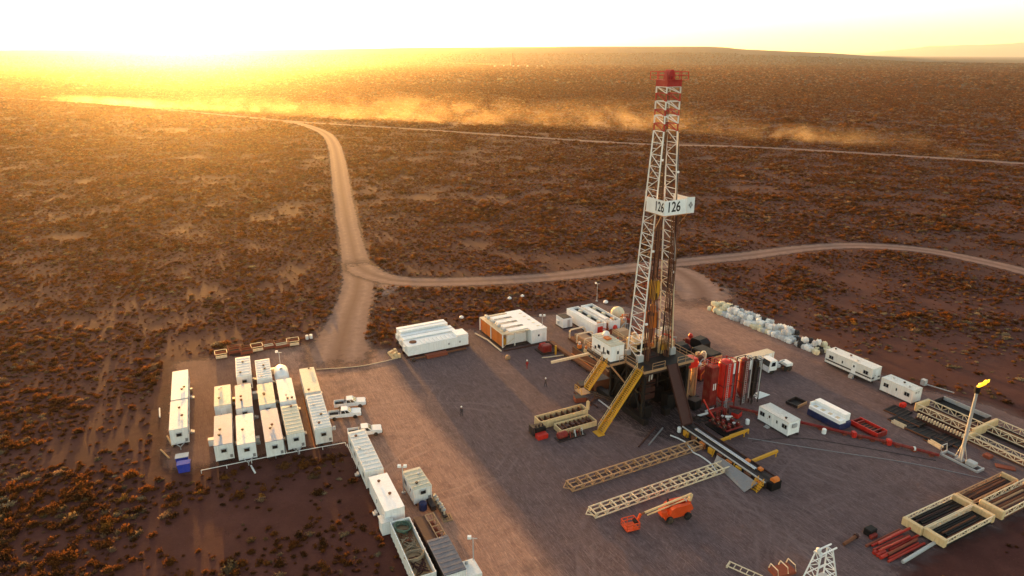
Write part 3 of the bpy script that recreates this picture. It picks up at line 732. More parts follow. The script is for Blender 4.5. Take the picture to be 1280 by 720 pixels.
def G3(x, y, z): c_, s_ = math.cos(R(114.5)), math.sin(R(114.5)); return Vector((-11.8 + x * c_ - y * s_, 66.4 + x * s_ + y * c_, z))
coil('green hose coil at the far end of the open white container', G3(4.2, 0, 1.42), .85, 'hose_green', 6)
coil('tan hose coil in the middle of the open white container', G3(-1.3, .1, 1.40), .95, 'hose_tan', 5, .22)
for lab, x, mm, ln in (('rusty hose heap behind the green coil', 2.4, 'rust', 1.6), ('dark hose heap in front of the tan coil', -2.9, 'brown_steel', 1.8), ('tan hose heap between the coils', 1.0, 'hose_tan', 1.3)):
    p_ = [Vector((math.sin(k * .9) * ln * .8 + .1 * k * .1, math.cos(k * 1.3) * .8, .08 + .05 * (k % 5) + .02 * k * .2)) for k in range(34)]
    o = MB().path([Vector((q.x, q.y, q.z)) for q in resample_3d(p_)] if False else p_, .07, 5).build('hose_heap', mm); o.location = G3(x, 0, 1.38); o.rotation_euler[2] = R(114.5); tag(o, lab, 'hose', 'hoses lying in the open container')

t = thing('dark_container', 'grey-roofed container with a white end, right of the hose container', 'container', (-7.6, 64.4, .03), R(114.5), 'units along the left edge of the pad')
MB().box(-3.1, -1.25, .2, 3.1, 1.25, 2.55).build('walls', 'black_steel', t); MB().box(-3.16, -1.3, 2.555, 3.16, 1.3, 2.64).build('roof', 'grey_roof', t)
MB().box(-3.17, -1.22, .22, -3.11, 1.22, 2.5).build('end_panel', 'white_paint', t); MB().box(-3.22, -.5, .3, -3.172, .5, 2.2).build('door', 'white_clean', t)
rr = MB()
for k in range(8): rr.box(-2.8 + k * .8 - .05, -1.22, 2.645, -2.8 + k * .8 + .05, 1.22, 2.67)
rr.build('roof_ribs', 'grey_roof', t)
for y in (-.9, .9): MB().box(-3.3, y - .1, .0, 3.3, y + .1, .195).build('skid_beam', 'dark_steel', t)
t = thing('equipment_skid', 'brown steel skid with an open frame of pumps behind the grey-roofed container', 'equipment skid', (-10.0, 69.9, .03), R(115.5), 'units along the left edge of the pad')
MB().box(-2.7, -.05, .1, 2.7, 1.35, 1.9).build('tank', 'brown_steel', t); MB().box(-2.7, .35, 1.902, 2.7, 1.3, 1.97).build('deck', 'brown_steel', t)
MB().box(-2.7, -1.3, .1, 2.7, -.07, .5).build('base', 'rust', t)
fr = MB()
for x in np.linspace(-2.5, 2.5, 5): fr.bar((x, -1.2, .5), (x, -1.2, 2.1), .1).bar((x, -1.2, 2.05), (x, -.1, 2.05), .1)
fr.bar((-2.5, -1.2, 2.1), (2.5, -1.2, 2.1), .1).bar((-2.5, -.12, 2.1), (2.5, -.12, 2.1), .1); fr.build('frame', 'tan_steel', t)
for x in (-1.9, -.6, .7, 1.9):
    MB().lathe([(.38, -.4), (.42, -.3), (.42, .3), (.38, .4)], 12, (x, -.65, 1.0), 'x').build('pump', 'rust_red', t); MB().box(x - .3, -.95, .5, x + .3, -.35, .65).build('pump_foot', 'dark_steel', t)
t = thing('white_unit', 'white flat-topped unit cut by the bottom edge', 'container', U(586, 722), R(115)); MB().cbox(-1.5, -1.1, .1, 1.2, 1.1, 1.5, .05).build('body', 'white_paint', t); MB().lathe([(.2, 0), (.2, .3), (.05, .35)], 10, (.6, 0, 1.5)).build('cap', 'galv', t)
def pallet(label, at, rz):
    t = thing('pallet', label, 'pallet', at, rz)
    for k in range(5): MB().box(-.75, -.7 + k * .3, .14, .75, -.56 + k * .3, .17).build('slat', 'wood', t)
    for x in (-.65, 0, .65): MB().box(x - .06, -.7, .0, x + .06, .64, .138).build('bearer', 'wood', t)
pallet('pale wooden pallet beside the brown skid', U(558, 648), R(110))

gt = cabin('generator_trailer', 'short ribbed cream-topped trailer with an open pump rack', 'trailer', (-12.9, 79.0), 4.6, R(117), H=2.3, z0=.6, roof='roof_cream', ribs=5, near='vent', sides=((1, 'dw'),), wheels=True, steps=False, group=None)
sk = MB().box(-6.4, -1.9, .3, -1.2, -1.3, .5); sk.build('rack_base', 'dark_steel', gt)
for k, x in enumerate((-5.9, -5.2, -4.4, -3.5, -2.6)):
    MB().tube((x, -1.6, .5), (x, -1.6, 1.5 + .2 * (k % 2)), .12).build('riser_pipe', 'ivory_paint', gt); MB().lathe([(.22, 0), (.22, .2), (.1, .24)], 10, (x, -1.6, 1.1)).build('valve', 'galv', gt)
MB().lathe([(.5, 0), (.55, .1), (.55, 1.0), (.4, 1.15)], 14, (-3.2, .35, .1)).build('drum', 'navy_paint', gt); MB().box(-4.4, -1.1, .3, -2.5, -.4, 1.0).build('engine', 'dark_steel', gt)

# ------------------------------------------------------------ blue bins, red open frames, fence, litter
for lab, px in (('blue plastic bin with whitish lid nearest the leftmost cabins', (229, 579)), ('front blue plastic bin below the leftmost cabins', (231, 588))):
    t = thing('blue_bin', lab, 'bin', U(*px), R(20)); MB().prism([(-.75, 0), (.75, 0), (.85, 1.25), (-.85, 1.25)], -.55, .55, 'y').build('body', 'blue_plastic', t); MB().box(-.9, -.62, 1.255, .9, .62, 1.36).build('lid', 'galv' if px[0] == 229 else 'blue_plastic', t)
rd = random.Random(5)
ink = ['leftmost', 'second from left', 'third from left', 'fourth from left', 'fifth from left, holding pale scrap', 'sixth from left, holding pale boards', 'rightmost']
for k, (zx, zy, wd_) in enumerate(((387, 105, 2.2), (455, 80, 2.4), (512, 84, 2.2), (566, 70, 2.2), (625, 58, 2.2), (690, 52, 2.7), (746, 42, 2.4))):
    q = U(180 + zx / 4, 420 + zy / 4); t = thing('open_skip', 'open rust-red steel basket behind the camp, ' + ink[k], 'basket', q, R(25 + rd.uniform(-4, 4)), 'red baskets behind the camp')
    w_, d_ = wd_ / 2, 1.1
    f = MB().box(-w_, -d_, .12, w_, d_, .2)
    f.build('floor', 'dark_steel', t)
    for x in (-w_, w_):
        for y in (-d_, d_): MB().box(x - .06, y - .06, 0, x + .06, y + .06, 1.15).build('post', 'rust_red', t)
    for y in (-d_, d_): MB().box(-w_ + .06, y - .04, .2, w_ - .06, y + .04, .75).build('side_panel', 'rust_red' if k not in (0, 3, 6) or y > 0 else 'ivory_paint', t)
    tr = MB()
    for y in (-d_, d_): tr.bar((-w_, y, 1.1), (w_, y, 1.1), .08)
    for x in (-w_, w_): tr.bar((x, -d_, 1.1), (x, d_, 1.1), .08)
    tr.build('top_rail', 'ivory_paint' if k in (0, 3, 6) else 'rust_red', t)
    if k in (4, 5):
        for q_ in range(5): MB().box(-w_ + .2, -.8 + q_ * .32, .22, w_ - .2, -.6 + q_ * .32, .5 + .1 * (q_ % 3)).build('board', 'fabric_cream', t)
for lab, px in (('left white drum at the end of the red baskets', (384, 424)), ('right white drum at the end of the red baskets', (389, 423))):
    tag(MB().lathe([(.3, 0), (.33, .05), (.33, .85), (.3, .9)], 12).build('drum', 'white_paint', loc=U(*px)), lab, 'drum')
def pipe_fence(label, pts_, h=.55, gap=3.0):
    t = thing('pipe_fence', label, 'fence', (0, 0, 0)); P_ = [U(*q) for q in pts_]
    for a, b in zip(P_, P_[1:]):
        n = max(1, int((b - a).length / gap))
        MB().tube(a + Vector((0, 0, h)), b + Vector((0, 0, h)), .055, 6).build('rail', 'white_paint', t)
        for k in range(n + 1):
            q = a.lerp(b, k / n); MB().tube((q.x, q.y, 0), (q.x, q.y, h), .05, 6).build('post', 'white_paint', t)
pipe_fence('low white pipe fence along the front of the camp', [(252, 592), (345, 573), (432, 557)])
pipe_fence('short white pipe fence beside the ribbed corner cabin', [(434, 559), (446, 586)])
def pipe_on_ground(label, p_, q_, r=.11, m='rust_red', z=None, cat='pipe', group=None):
    o = MB().tube(p_ + Vector((0, 0, z or r)), q_ + Vector((0, 0, z or r)), r, 8).build('loose_pipe', m); return tag(o, label, cat, group)
pipe_on_ground('long rusty pipe lying beside the sixth cabin column', U(394, 561), U(379, 497), .13, 'rust_red')
pipe_on_ground('dark pipe lying between the fourth and fifth cabin columns', U(358, 566), U(352, 545), .11, 'white_paint')
pipe_on_ground('short white pipe lying below the pipe fence', U(314, 583), U(319, 592), .13, 'white_paint')
pipe_on_ground('white pipe lying left of the leftmost cabins', U(199.5, 511), U(200, 522), .12, 'white_paint')
pipe_on_ground('pale timber leaning at the corner of the front left cabin', U(209, 546), U(216, 559), .13, 'wood')
pipe_on_ground('pale timber lying beside the blue bins', U(201, 563), U(212, 574), .12, 'wood')
for k, (px, s_, lab) in enumerate((((239, 490), .5, 'small tan crate beside the leftmost back cabin'), ((292, 503), .6, 'yellow stacked crates beside the third cabin column'), ((320, 498), .9, 'grey box between the third and fourth cabin columns'),
                                   ((342, 467), .8, 'grey air unit right of the ribbed cabin at the back'), ((322, 553), .7, 'white box at the side of the bright white front cabin'), ((373, 561), .55, 'white box at the drawbar of the cream ribbed cabin'), ((418, 537), .4, 'small white box beside the long ribbed cabin'), ((265, 556), .8, 'white steps box at the front of the second column'))):
    t = thing('utility_box', lab, 'box', U(*px), H0); MB().cbox(-s_ / 2, -s_ / 2, .0, s_ / 2, s_ / 2, s_ * 1.3, .04).build('body', ('wood', 'yellow_paint', 'galv', 'galv', 'white_paint', 'white_paint', 'white_paint', 'white_paint')[k], t); MB().box(-s_ / 2 - .03, -s_ / 2 - .03, s_ * 1.3 + .003, s_ / 2 + .03, s_ / 2 + .03, s_ * 1.3 + .05).build('lid', 'galv', t)

# ------------------------------------------------------------ vehicles
def pickup(label, at, rz):
    t = thing('pickup_truck', label, 'pickup', at, rz, 'white pickups at the camp')
    def section(prof, wid_lo, wid_hi, zmid):
        v = []; n = len(prof)
        for s_ in (-1, 1):
            for x, z in prof: v.append((x, s_ * ((wid_lo if z < zmid else wid_hi) / 2), z))
        return v, [tuple(range(n)), tuple(range(2 * n - 1, n - 1, -1))] + [(k, n + k, n + (k + 1) % n, (k + 1) % n) for k in range(n)]
    b = MB()
    v, f = section([(2.6, .5), (2.68, .62), (2.66, .92), (2.5, 1.02), (1.25, 1.12), (1.2, .98), (-.62, .98), (-.62, .48), (2.0, .42)], 1.82, 1.78, .9); b.add(v, f)
    b.box(-2.6, -.9, .5, -.63, -.82, 1.08); b.box(-2.6, .82, .5, -.63, .9, 1.08); b.box(-2.62, -.815, .5, -2.55, .815, 1.06); b.box(-2.55, -.815, .5, -.63, .815, .62)
    b.build('body', 'white_clean', t)
    c_ = MB(); lo = [(-.6, .985), (1.2, .985)]; v = []
    for x, z, wd_ in ((-.6, .99, 1.76), (1.24, .99, 1.76), (.45, 1.68, 1.42), (-.5, 1.70, 1.42)): v += [(x, -wd_ / 2, z), (x, wd_ / 2, z)]
    c_.add(v, [(0, 2, 4, 6), (1, 7, 5, 3), (0, 1, 3, 2), (2, 3, 5, 4), (4, 5, 7, 6), (6, 7, 1, 0)]); cb = c_.build('cab', 'white_clean', t)
    def quad(name, P4, mm, par): MB().add(P4, [(0, 1, 2, 3)]).build(name, mm, par)
    def lerp(a, b, k): return tuple(p + (q - p) * k for p, q in zip(a, b))
    for s_ in (-1, 1):
        A, B, D, E_ = (-.6, s_ * .88, .99), (1.24, s_ * .88, .99), (.45, s_ * .71, 1.68), (-.5, s_ * .71, 1.70)
        for u0, u1 in ((.06, .47), (.52, .90)):
            q = [lerp(lerp(A, B, u0), lerp(E_, D, u0), .18), lerp(lerp(A, B, u1), lerp(E_, D, u1), .18), lerp(lerp(A, B, u1), lerp(E_, D, u1), .84), lerp(lerp(A, B, u0), lerp(E_, D, u0), .84)]
            quad('side_window', [(x, y + s_ * .012, z + .003) for x, y, z in q], 'glass', cb)
    quad('windscreen', [(1.12, -.74, 1.12), (1.12, .74, 1.12), (.56, .62, 1.60), (.56, -.62, 1.60)], 'glass', cb)
    cb.children[-1].location = (.022, 0, .012)
    quad('rear_window', [(-.60, -.66, 1.15), (-.60, .66, 1.15), (-.535, .6, 1.60), (-.535, -.6, 1.60)], 'glass', cb); cb.children[-1].location = (-.02, 0, 0)
    for x in (1.68, -1.65):
        for y in (-.8, .8): wheel(t, (x, y, .36), .36, .24)
    for y in (-.62, .62): MB().box(2.6, y - .2, .72, 2.70, y + .2, .90).build('headlight', 'lamp_glass', t); MB().box(-2.66, y - .1 + (.15 if y > 0 else -.15), .7, -2.615, y + .1 + (.15 if y > 0 else -.15), .98).build('tail_light', 'red_paint', t)
    MB().box(2.66, -.9, .42, 2.78, .9, .6).build('bumper', 'dark_steel', t); MB().box(2.64, -.38, .66, 2.69, .38, .9).build('grille', 'dark_steel', t)
    r_ = MB(); r_.bar((-.72, -.8, .7), (-.8, -.7, 1.6), .07).bar((-.72, .8, .7), (-.8, .7, 1.6), .07).bar((-.8, -.72, 1.6), (-.8, .72, 1.6), .07); r_.build('roll_bar', 'dark_steel', t)
    MB().box(-2.4, -.7, .63, -1.0, .6, .80).build('load', 'rubber', t)
    return t
pickup('white pickup parked farther back beside the long ribbed cabin', U(437.5, 508), R(14))
pickup('white pickup with dark bed, nearer of the pair beside the long ribbed cabin', U(431, 521.5), R(14))
pickup('white pickup parked behind the corner cabin by the drive lane', U(456, 543.5), R(16))
# ------------------------------------------------------------ drilling rig (local x = a, local y = -b)
ZF = 9.5
def site(name, label, cat, a, b, z=.015, rz=0.0, group=None): return thing(name, label, cat, S(a, b, z), AN + rz, group)
def V(a, b, z): return Vector((a, -b, z))
def railing(t, pts_, h=1.1, m='tan_steel', gap=1.6, name='railing', closed=False, wd=.06):
    for i in range(len(pts_) - (0 if closed else 1)):
        p_, q_ = Vector(pts_[i]), Vector(pts_[(i + 1) % len(pts_)]); r_ = MB(); up = Vector((0, 0, 1)); n = max(1, int((q_ - p_).length / gap))
        for k in (h, h * .55): r_.bar(p_ + up * k, q_ + up * k, wd)
        for k in range(n + 1): r_.bar(p_.lerp(q_, k / n), p_.lerp(q_, k / n) + up * h, wd)
        r_.build(name, m, t)
# substructure
t = site('rig_substructure', 'dark steel substructure carrying the rig floor under the mast', 'substructure', 0, 0)
for a in (-4.4, 4.4):
    b_ = MB().box(a - .5, -5.6, .1, a + .5, 8.0, 1.0); b_.build('base_box', 'black_steel', t)
    for bb in (4.4, 0, -4.4): MB().box(a - .22, -bb - .22, 1.0, a + .22, -bb + .22, ZF - 1.0).build('column', 'black_steel', t)
    d = MB()
    for b0, b1 in ((4.2, .2), (-.2, -4.2)): d.bar(V(a, b0, 1.1), V(a, b1, ZF - 1.1), .22).bar(V(a, b1, 1.1), V(a, b0, ZF - 1.1), .22)
    d.bar(V(a, 4.2, 5.0), V(a, -4.2, 5.0), .25); d.build('cross_brace', 'black_steel', t)
    MB().box(a - .3, -4.95, ZF - 1.0, a + .3, 4.95, ZF - .12).build('floor_girder', 'dark_steel', t)
for bb in (4.6, 0, -4.6): MB().box(-4.09, -bb - .2, ZF - .95, 4.09, -bb + .2, ZF - .13).build('floor_beam', 'dark_steel', t)
for bb in (-4.4,): MB().bar(V(-4.2, bb, 1.2), V(4.2, bb, ZF - 1.2), .2).bar(V(4.2, bb, 1.2), V(-4.2, bb, ZF - 1.2), .2).build('back_brace', 'black_steel', t)
MB().box(-4.0, 2.2, 1.0, 4.0, 4.1, 5.2).build('cellar_tank', 'black_steel', t)
MB().box(-4.1, 4.62, .3, 4.1, 4.72, ZF - 1.0).build('light_blocker', 'black_steel', t); MB().box(4.63, -3.9, 1.02, 4.70, 4.5, ZF - 1.02).build('light_blocker', 'black_steel', t)  # black panels added at rear and right to block light under the floor
MB().box(-4.2, -.6, 4.2, 4.2, 4.2, 4.4).build('cellar_deck', 'black_steel', t)
for x_, y_, w_, h_ in ((-2.6, -3.0, .8, 2.2), (2.7, -2.4, .9, 2.8), (-2.8, .8, .9, 3.0), (2.8, .6, .8, 2.6), (.9, -4.0, .6, 1.3)): MB().cbox(x_ - w_, y_ - w_, .03, x_ + w_, y_ + w_, h_, .12).build('base_equipment', 'black_steel', t)  # dark cellar machinery, added to fill and block light under the floor
for k in range(6): MB().tube((-3.6 + k * 1.4, -3.4 + (k % 2), ZF - 1.0), (-3.4 + k * 1.4, -3.2 + (k % 2), ZF - 3.2 - .6 * (k % 3)), .09, 6).build('hanging_pipe', 'dark_steel', t)
MB().box(-5.05, -5.1, ZF - .12, 5.05, 5.05, ZF).build('floor_plate', 'black_steel', t)
fm = MB()
for (x0, y0, x1, y1) in ((-5.12, -5.18, 5.12, -5.1), (-5.12, -5.1, -5.05, 5.0), (5.05, -5.1, 5.12, 5.0)): fm.box(x0, y0, ZF - .35, x1, y1, ZF + .05)
fm.build('floor_rim', 'tan_steel', t)
railing(t, [V(-5, 3.2, ZF), V(-5, .2, ZF)]); railing(t, [V(-3.4, 5.05, ZF), V(-.9, 5.05, ZF)]); railing(t, [V(1.7, 5.05, ZF), V(5, 5.05, ZF), V(5, -4.9, ZF), V(-4.2, -4.9, ZF)])
# side platform for the doghouse
MB().box(-8.2, -.2, ZF - .3, -5.14, 6.6, ZF - .02).build('side_platform', 'dark_steel', t)
sp_ = MB().bar(V(-8.0, .1, ZF - .3), V(-5.0, .1, ZF - 4.0), .22).bar(V(-8.0, -6.4, ZF - .3), V(-5.0, -4.4, ZF - 4.0), .22); sp_.build('platform_brace', 'tan_steel', t)
railing(t, [V(-5.1, .18, ZF - .02), V(-6.3, .18, ZF - .02)]); railing(t, [V(-8.15, -2.4, ZF - .02), V(-8.15, -6.6, ZF - .02), V(-5.2, -6.6, ZF - .02)])
MB().box(-8.26, -.26, ZF - .4, -5.2, -.2, ZF + .02).build('platform_rim', 'tan_steel', t)
# blow-out preventer stack under the floor
t = site('blowout_preventer', 'dark valve stack standing under the rig floor', 'valve stack', 0, 0)
MB().lathe([(.9, 0), (.9, .3), (.45, .32), (.45, 1.0), (.75, 1.02), (.75, 1.2)], 16).build('wellhead', 'dark_steel', t)
for k in range(3):
    z = 1.3 + k * 1.3; MB().box(-1.3, -.5, z, 1.3, .5, z + .95).build('ram_body', 'brown_steel', t); MB().lathe([(.6, 0), (.6, .3)], 14, (0, 0, z + .96)).build('flange', 'dark_steel', t)
MB().lathe([(.8, 0), (1.0, .3), (1.0, 1.3), (.6, 1.7), (.3, 3.5)], 16, (0, 0, 5.25)).build('annular_preventer', 'brown_steel', t)
for k, (a, b, z, m_) in enumerate(((-3.0, 3.0, 6.6, 'galv'), (-2.4, 3.2, 6.5, 'galv'), (-1.9, 3.2, 6.7, 'white_paint'))):
    o = MB().tube((0, 0, 0), (.1, .1, 1.3), .1).build('hanging_line', m_); o.location = S(a, b, z); tag(o, ('leftmost', 'middle', 'rightmost')[k] + ' of three short pale hoses hanging under the rig floor', 'hose', 'pale hoses under the rig floor')

# mast
t = site('derrick_mast', 'tall white lattice derrick mast with red and white banded top', 'mast', 0, 0)
def mw(z): k = min(1, (z - ZF) / 36.75); return 6.7 + (2.55 - 6.7) * k, 3.5 + (2.35 - 3.5) * k
def corner(sx, sy, z): w_, d_ = mw(z); return Vector((sx * w_ / 2, sy * d_ / 2, z))      # sy=-1 is the open front
def section(z0, z1, m, n, name='lattice_section', full=False, rear=None, right=None):
    r = .16
    for side in (-1, 1):
        b_ = MB()
        for sy in (-1, 1): b_.bar(corner(side, sy, z0), corner(side, sy, z1), r, r)
        for k in range(n):
            a0, a1 = z0 + (z1 - z0) * k / n, z0 + (z1 - z0) * (k + 1) / n; s_ = 1 if k % 2 else -1
            b_.bar(corner(side, s_, a0), corner(side, -s_, a1), .11 if full else .09).bar(corner(side, -1, a1), corner(side, 1, a1), .11 if full else .09)
            if not full: b_.bar(corner(side, s_, (a0 + a1) / 2).lerp(corner(side, -s_, (a0 + a1) / 2), 0), corner(side, 1, a0).lerp(corner(side, -1, a1), .5) if s_ > 0 else corner(side, -1, a0).lerp(corner(side, 1, a1), .5), .07)
        b_.build(name, (right or m) if side > 0 else m, t)
    b_ = MB()
    for k in range(n):
        a0, a1 = z0 + (z1 - z0) * k / n, z0 + (z1 - z0) * (k + 1) / n; s_ = 1 if k % 2 else -1
        b_.bar(corner(-1, 1, a1), corner(1, 1, a1), .10)
        if n == 1 or k % 2 == 0: b_.bar(corner(-s_, 1, a0), corner(s_, 1, a1), .09)
        if n > 1: b_.bar(corner(s_, 1, a0), Vector((0, mw(a1)[1] / 2, a1)), .08)
        if full: b_.bar(corner(-1, -1, a1), corner(1, -1, a1), .09).bar(corner(-s_, -1, a0), corner(s_, -1, a1), .12)
    b_.build('rear_bracing', rear or m, t)
zz = np.linspace(ZF, 46.25, 8)
for i in range(7): section(zz[i], zz[i + 1], 'white_paint', 3, rear=('rust_red' if i < 3 else 'tan_steel'), right=('ivory_paint' if i < 3 else 'white_paint'))
for z0, z1, m_ in ((46.25, 47.35, 'mast_red'), (47.35, 48.5, 'white_paint'), (48.5, 49.35, 'mast_red'), (49.35, 50.55, 'white_paint'), (50.55, 51.7, 'mast_red'), (51.7, 52.6, 'white_paint')): section(z0, z1, m_, 1, 'banded_section', True)
for sx in (-1, 1): MB().box(sx * 3.35 - .55, -1.95, ZF + .02, sx * 3.35 + .55, -1.35, ZF + 1.2).build('mast_foot', 'galv', t); MB().box(sx * 3.35 - .45, 1.3, ZF + .02, sx * 3.35 + .45, 1.9, ZF + .9).build('mast_foot', 'galv', t)
cr = MB().box(-1.35, -1.3, 52.65, 1.35, 1.3, 53.55).build('crown_block', 'mast_red', t)
MB().prism([(-.7, 53.56), (.7, 53.56), (.62, 54.2), (.3, 55.0), (-.3, 55.0), (-.62, 54.2)], -.55, .55, 'y').build('sheave_housing', 'mast_red', cr)
for x in (-.45, 0, .45): MB().lathe([(.62, -.06), (.62, .06)], 14, (x, 0, 53.9), 'x').build('sheave', 'dull_red', cr)
MB().box(-1.95, -1.9, 53.56, 1.95, -1.46, 53.62).build('crown_walkway', 'mast_red', cr); MB().box(-1.95, 1.46, 53.56, 1.95, 1.9, 53.62).build('crown_walkway', 'mast_red', cr)
railing(cr, [(-1.95, -1.9, 53.62), (1.95, -1.9, 53.62), (1.95, 1.9, 53.62), (-1.95, 1.9, 53.62)], 1.1, 'mast_red', 1.3, 'crown_railing', True, .10)
# derrickman's board with windbreak panels and number
mb = MB().box(-2.6, -4.1, 34.1, 2.6, -2.9, 34.2); mb.box(-2.6, -2.9, 34.1, -1.9, 0.1, 34.2); mb.box(1.9, -2.9, 34.1, 2.6, .1, 34.2); mbo = mb.build('monkey_board', 'tan_steel', t)
for x in np.linspace(-1.6, 1.6, 9): MB().bar((x, -2.95, 34.25), (x, -.6, 34.25), .07).build('finger', 'tan_steel', mbo)
for (p4, nm) in ((((-2.65, -4.2), (-2.6, -4.2), (-2.6, .1), (-2.65, .1)), 'left'), (((-2.6, -4.2), (1.55, -4.2), (1.55, -4.15), (-2.6, -4.15)), 'front'), (((1.6, -4.2), (2.9, -4.45), (2.92, -4.40), (1.61, -4.15)), 'wing'), (((2.6, -4.1), (2.65, -4.1), (2.65, .1), (2.6, .1)), 'right')):
    zt = 36.5 if nm != 'wing' else 36.7
    MB().prism(list(p4), 34.25, zt, 'z').build('windbreak_panel', 'white_clean', t)
fb = MB()
for x in np.linspace(-2.4, 1.4, 4): fb.bar((x, -4.12, 34.2), (x, -4.12, 36.4), .06)
for x in (-2.6, 2.6): fb.bar((x * .99, -3.5, 34.1), corner(1 if x > 0 else -1, -1, 31.2), .09)
fb.build('board_bracket', 'tan_steel', t)
def text_mesh(txt, size, m, name):
    cu = bpy.data.curves.new(name, 'FONT'); cu.body = txt; cu.size = size; cu.extrude = .006; cu.offset = size * .018; cu.align_x = 'CENTER'; cu.align_y = 'CENTER'
    o = bpy.data.objects.new(name, cu); C.objects.link(o); dg = bpy.context.evaluated_depsgraph_get(); me = bpy.data.meshes.new_from_object(o.evaluated_get(dg)); bpy.data.objects.remove(o)
    me.materials.clear(); me.materials.append(MAT[m]); return me
n126 = text_mesh('126', 2.15, 'print_black', 'number')
o = obj('number', n126, t, (-.9, -4.212, 35.42)); o.rotation_euler = (math.pi / 2, 0, 0); o.scale = (.82, 1, 1)
o = obj('number', n126, t, (-2.662, -3.0, 35.38)); o.rotation_euler = (math.pi / 2, 0, -math.pi / 2); o.scale = (.68, .95, 1)
dm = MB()
for dx, dz in ((0, .3), (0, -.3), (.2, 0), (-.2, 0)): dm.add([(2.25 + dx, -4.345 - dx * .19, 35.5 + dz - .27), (2.25 + dx + .17, -4.345 - (dx + .17) * .19, 35.5 + dz), (2.25 + dx, -4.345 - dx * .19, 35.5 + dz + .27), (2.25 + dx - .17, -4.345 - (dx - .17) * .19, 35.5 + dz)], [(0, 1, 2, 3)])
dm.build('emblem', 'grey_steel', t)
# standpipe, service lines on the mast
for x, y, r_, m_ in ((2.9, -1.2, .11, 'galv'), (2.5, -1.5, .07, 'rubber')):
    k = (46 - ZF); MB().tube((x + .55, y - .2, ZF + .1), (x * .42 + .4, y * .8 - .2, 46), r_, 8).build('standpipe', m_, t)
for x in (-.35, -.12, .12, .35): MB().tube((x, 0, 22.6), (x * .8, 0, 52.6), .045, 5).build('hoist_line', 'black_steel', t)
MB().tube((.1, 1.9, ZF + 2.5), (0, .5, 52.6), .04, 5).build('fast_line', 'black_steel', t)
for x in (-.75, .75): MB().bar((x, .55, ZF + 2.5), (x * .95, .5, 46), .16).build('guide_rail', 'rust', t)
hp_ = [Vector((2.0, -.9, 27 - 0))] + [Vector((2.0 - 1.9 * (k / 16), -.9 - .25 * math.sin(k / 16 * 3.14), 27 - 15.0 * math.sin(math.pi * k / 16) ** .7 - 6.0 * k / 16)) for k in range(1, 16)] + [Vector((.1, -.6, 20.5))]
MB().path(hp_, .10, 6).build('rotary_hose', 'rubber', t)
for k, (x0, y0, z0, x1, y1, z1) in enumerate(((-2.6, -1.6, ZF + 1.2, -1.6, -1.2, 33), (2.4, -1.8, ZF + 1.2, 1.4, -1.3, 33), (-1.0, 1.4, ZF + 2, -.8, 1.2, 45), (1.4, -2.6, ZF + 1, 1.2, -3.6, 34), (-3.0, 1.8, ZF + .5, -1.3, 1.2, 44))): MB().tube((x0, y0, z0), (x1, y1, z1), .04, 5).build('service_line', 'black_steel', t)
for k, (x, y, z) in enumerate(((-2.3, -1.7, 28), (2.25, -1.7, 24), (-1.6, -1.5, 42), (1.6, -1.5, 40), (-2.8, -1.9, 16))): MB().box(x - .2, y - .25, z, x + .2, y, z + .3).build('work_light', 'white_clean', t)
# travelling block and top drive
t = site('travelling_block', 'yellow travelling block hanging in the mast', 'travelling block', 0, 0)
MB().prism([(-.7, 20.3), (-.45, 19.4), (.45, 19.4), (.7, 20.3), (.75, 22.0), (.5, 22.6), (-.5, 22.6), (-.75, 22.0)], -.5, .5, 'y').build('block_body', 'yellow_paint', t)
for x in (-.3, 0, .3): MB().lathe([(.5, -.05), (.5, .05)], 14, (x, 0, 22.4), 'x').build('sheave', 'tan_steel', t)
MB().tube((0, 0, 19.4), (0, 0, 18.4), .16).build('hook', 'yellow_paint', t)
t = site('top_drive', 'orange top drive hanging below the yellow block', 'top drive', 0, 0)
MB().box(-.8, -.5, 14.4, .8, .7, 17.2).build('motor_housing', 'orange_paint', t); MB().lathe([(.35, -.9), (.5, 0), (.5, .9), (.25, 1.3)], 14, (0, 0, 17.3)).build('swivel', 'orange_paint', t)
for x in (-.42, .42): MB().tube((x, -.2, 11.6), (x, -.2, 14.4), .07).build('link', 'rust_red', t); MB().lathe([(.28, 0), (.28, 1.5), (.2, 1.7)], 10, (x * 1.9, .2, 15.2)).build('motor', 'rust_red', t)
MB().box(-.45, -.4, 11.0, .45, .3, 11.6).build('elevator', 'orange_paint', t); MB().tube((0, 0, ZF + .2), (0, 0, 14.4), .09).build('drill_pipe', 'rust', t)
# stands of drill pipe racked in the mast
st = MB(); st.tube((0, 0, 0), (0, 0, 24.6), .07, 6)
for z in (8.2, 16.4): st.lathe([(.09, -.3), (.125, -.2), (.125, .2), (.09, .3)], 6, (0, 0, z))
stm = st.mesh('pipe_stand', 'rust'); stm2 = st.mesh('pipe_stand', 'brown_steel')
k = 0
for side in (-1, 1):
    for i in range(2):
        for j in range(4):
            a = side * (1.75 + i * .36); b = 2.2 - j * .36
            o = obj('pipe_stand', stm if (i + j) % 3 else stm2, None, S(a, b, ZF + .03), AN); o.rotation_euler = (0, 0, AN)
            o.rotation_euler = (Matrix.Rotation(AN, 3, 'Z') @ Matrix.Rotation(R(-side * .9), 3, 'Y') @ Matrix.Rotation(R(.6), 3, 'X')).to_euler()
            tag(o, 'long rusty drill pipe stand racked inside the %s half of the mast' % ('left' if side < 0 else 'right'), 'drill pipe', 'pipe stands racked in the %s half of the mast' % ('left' if side < 0 else 'right'))
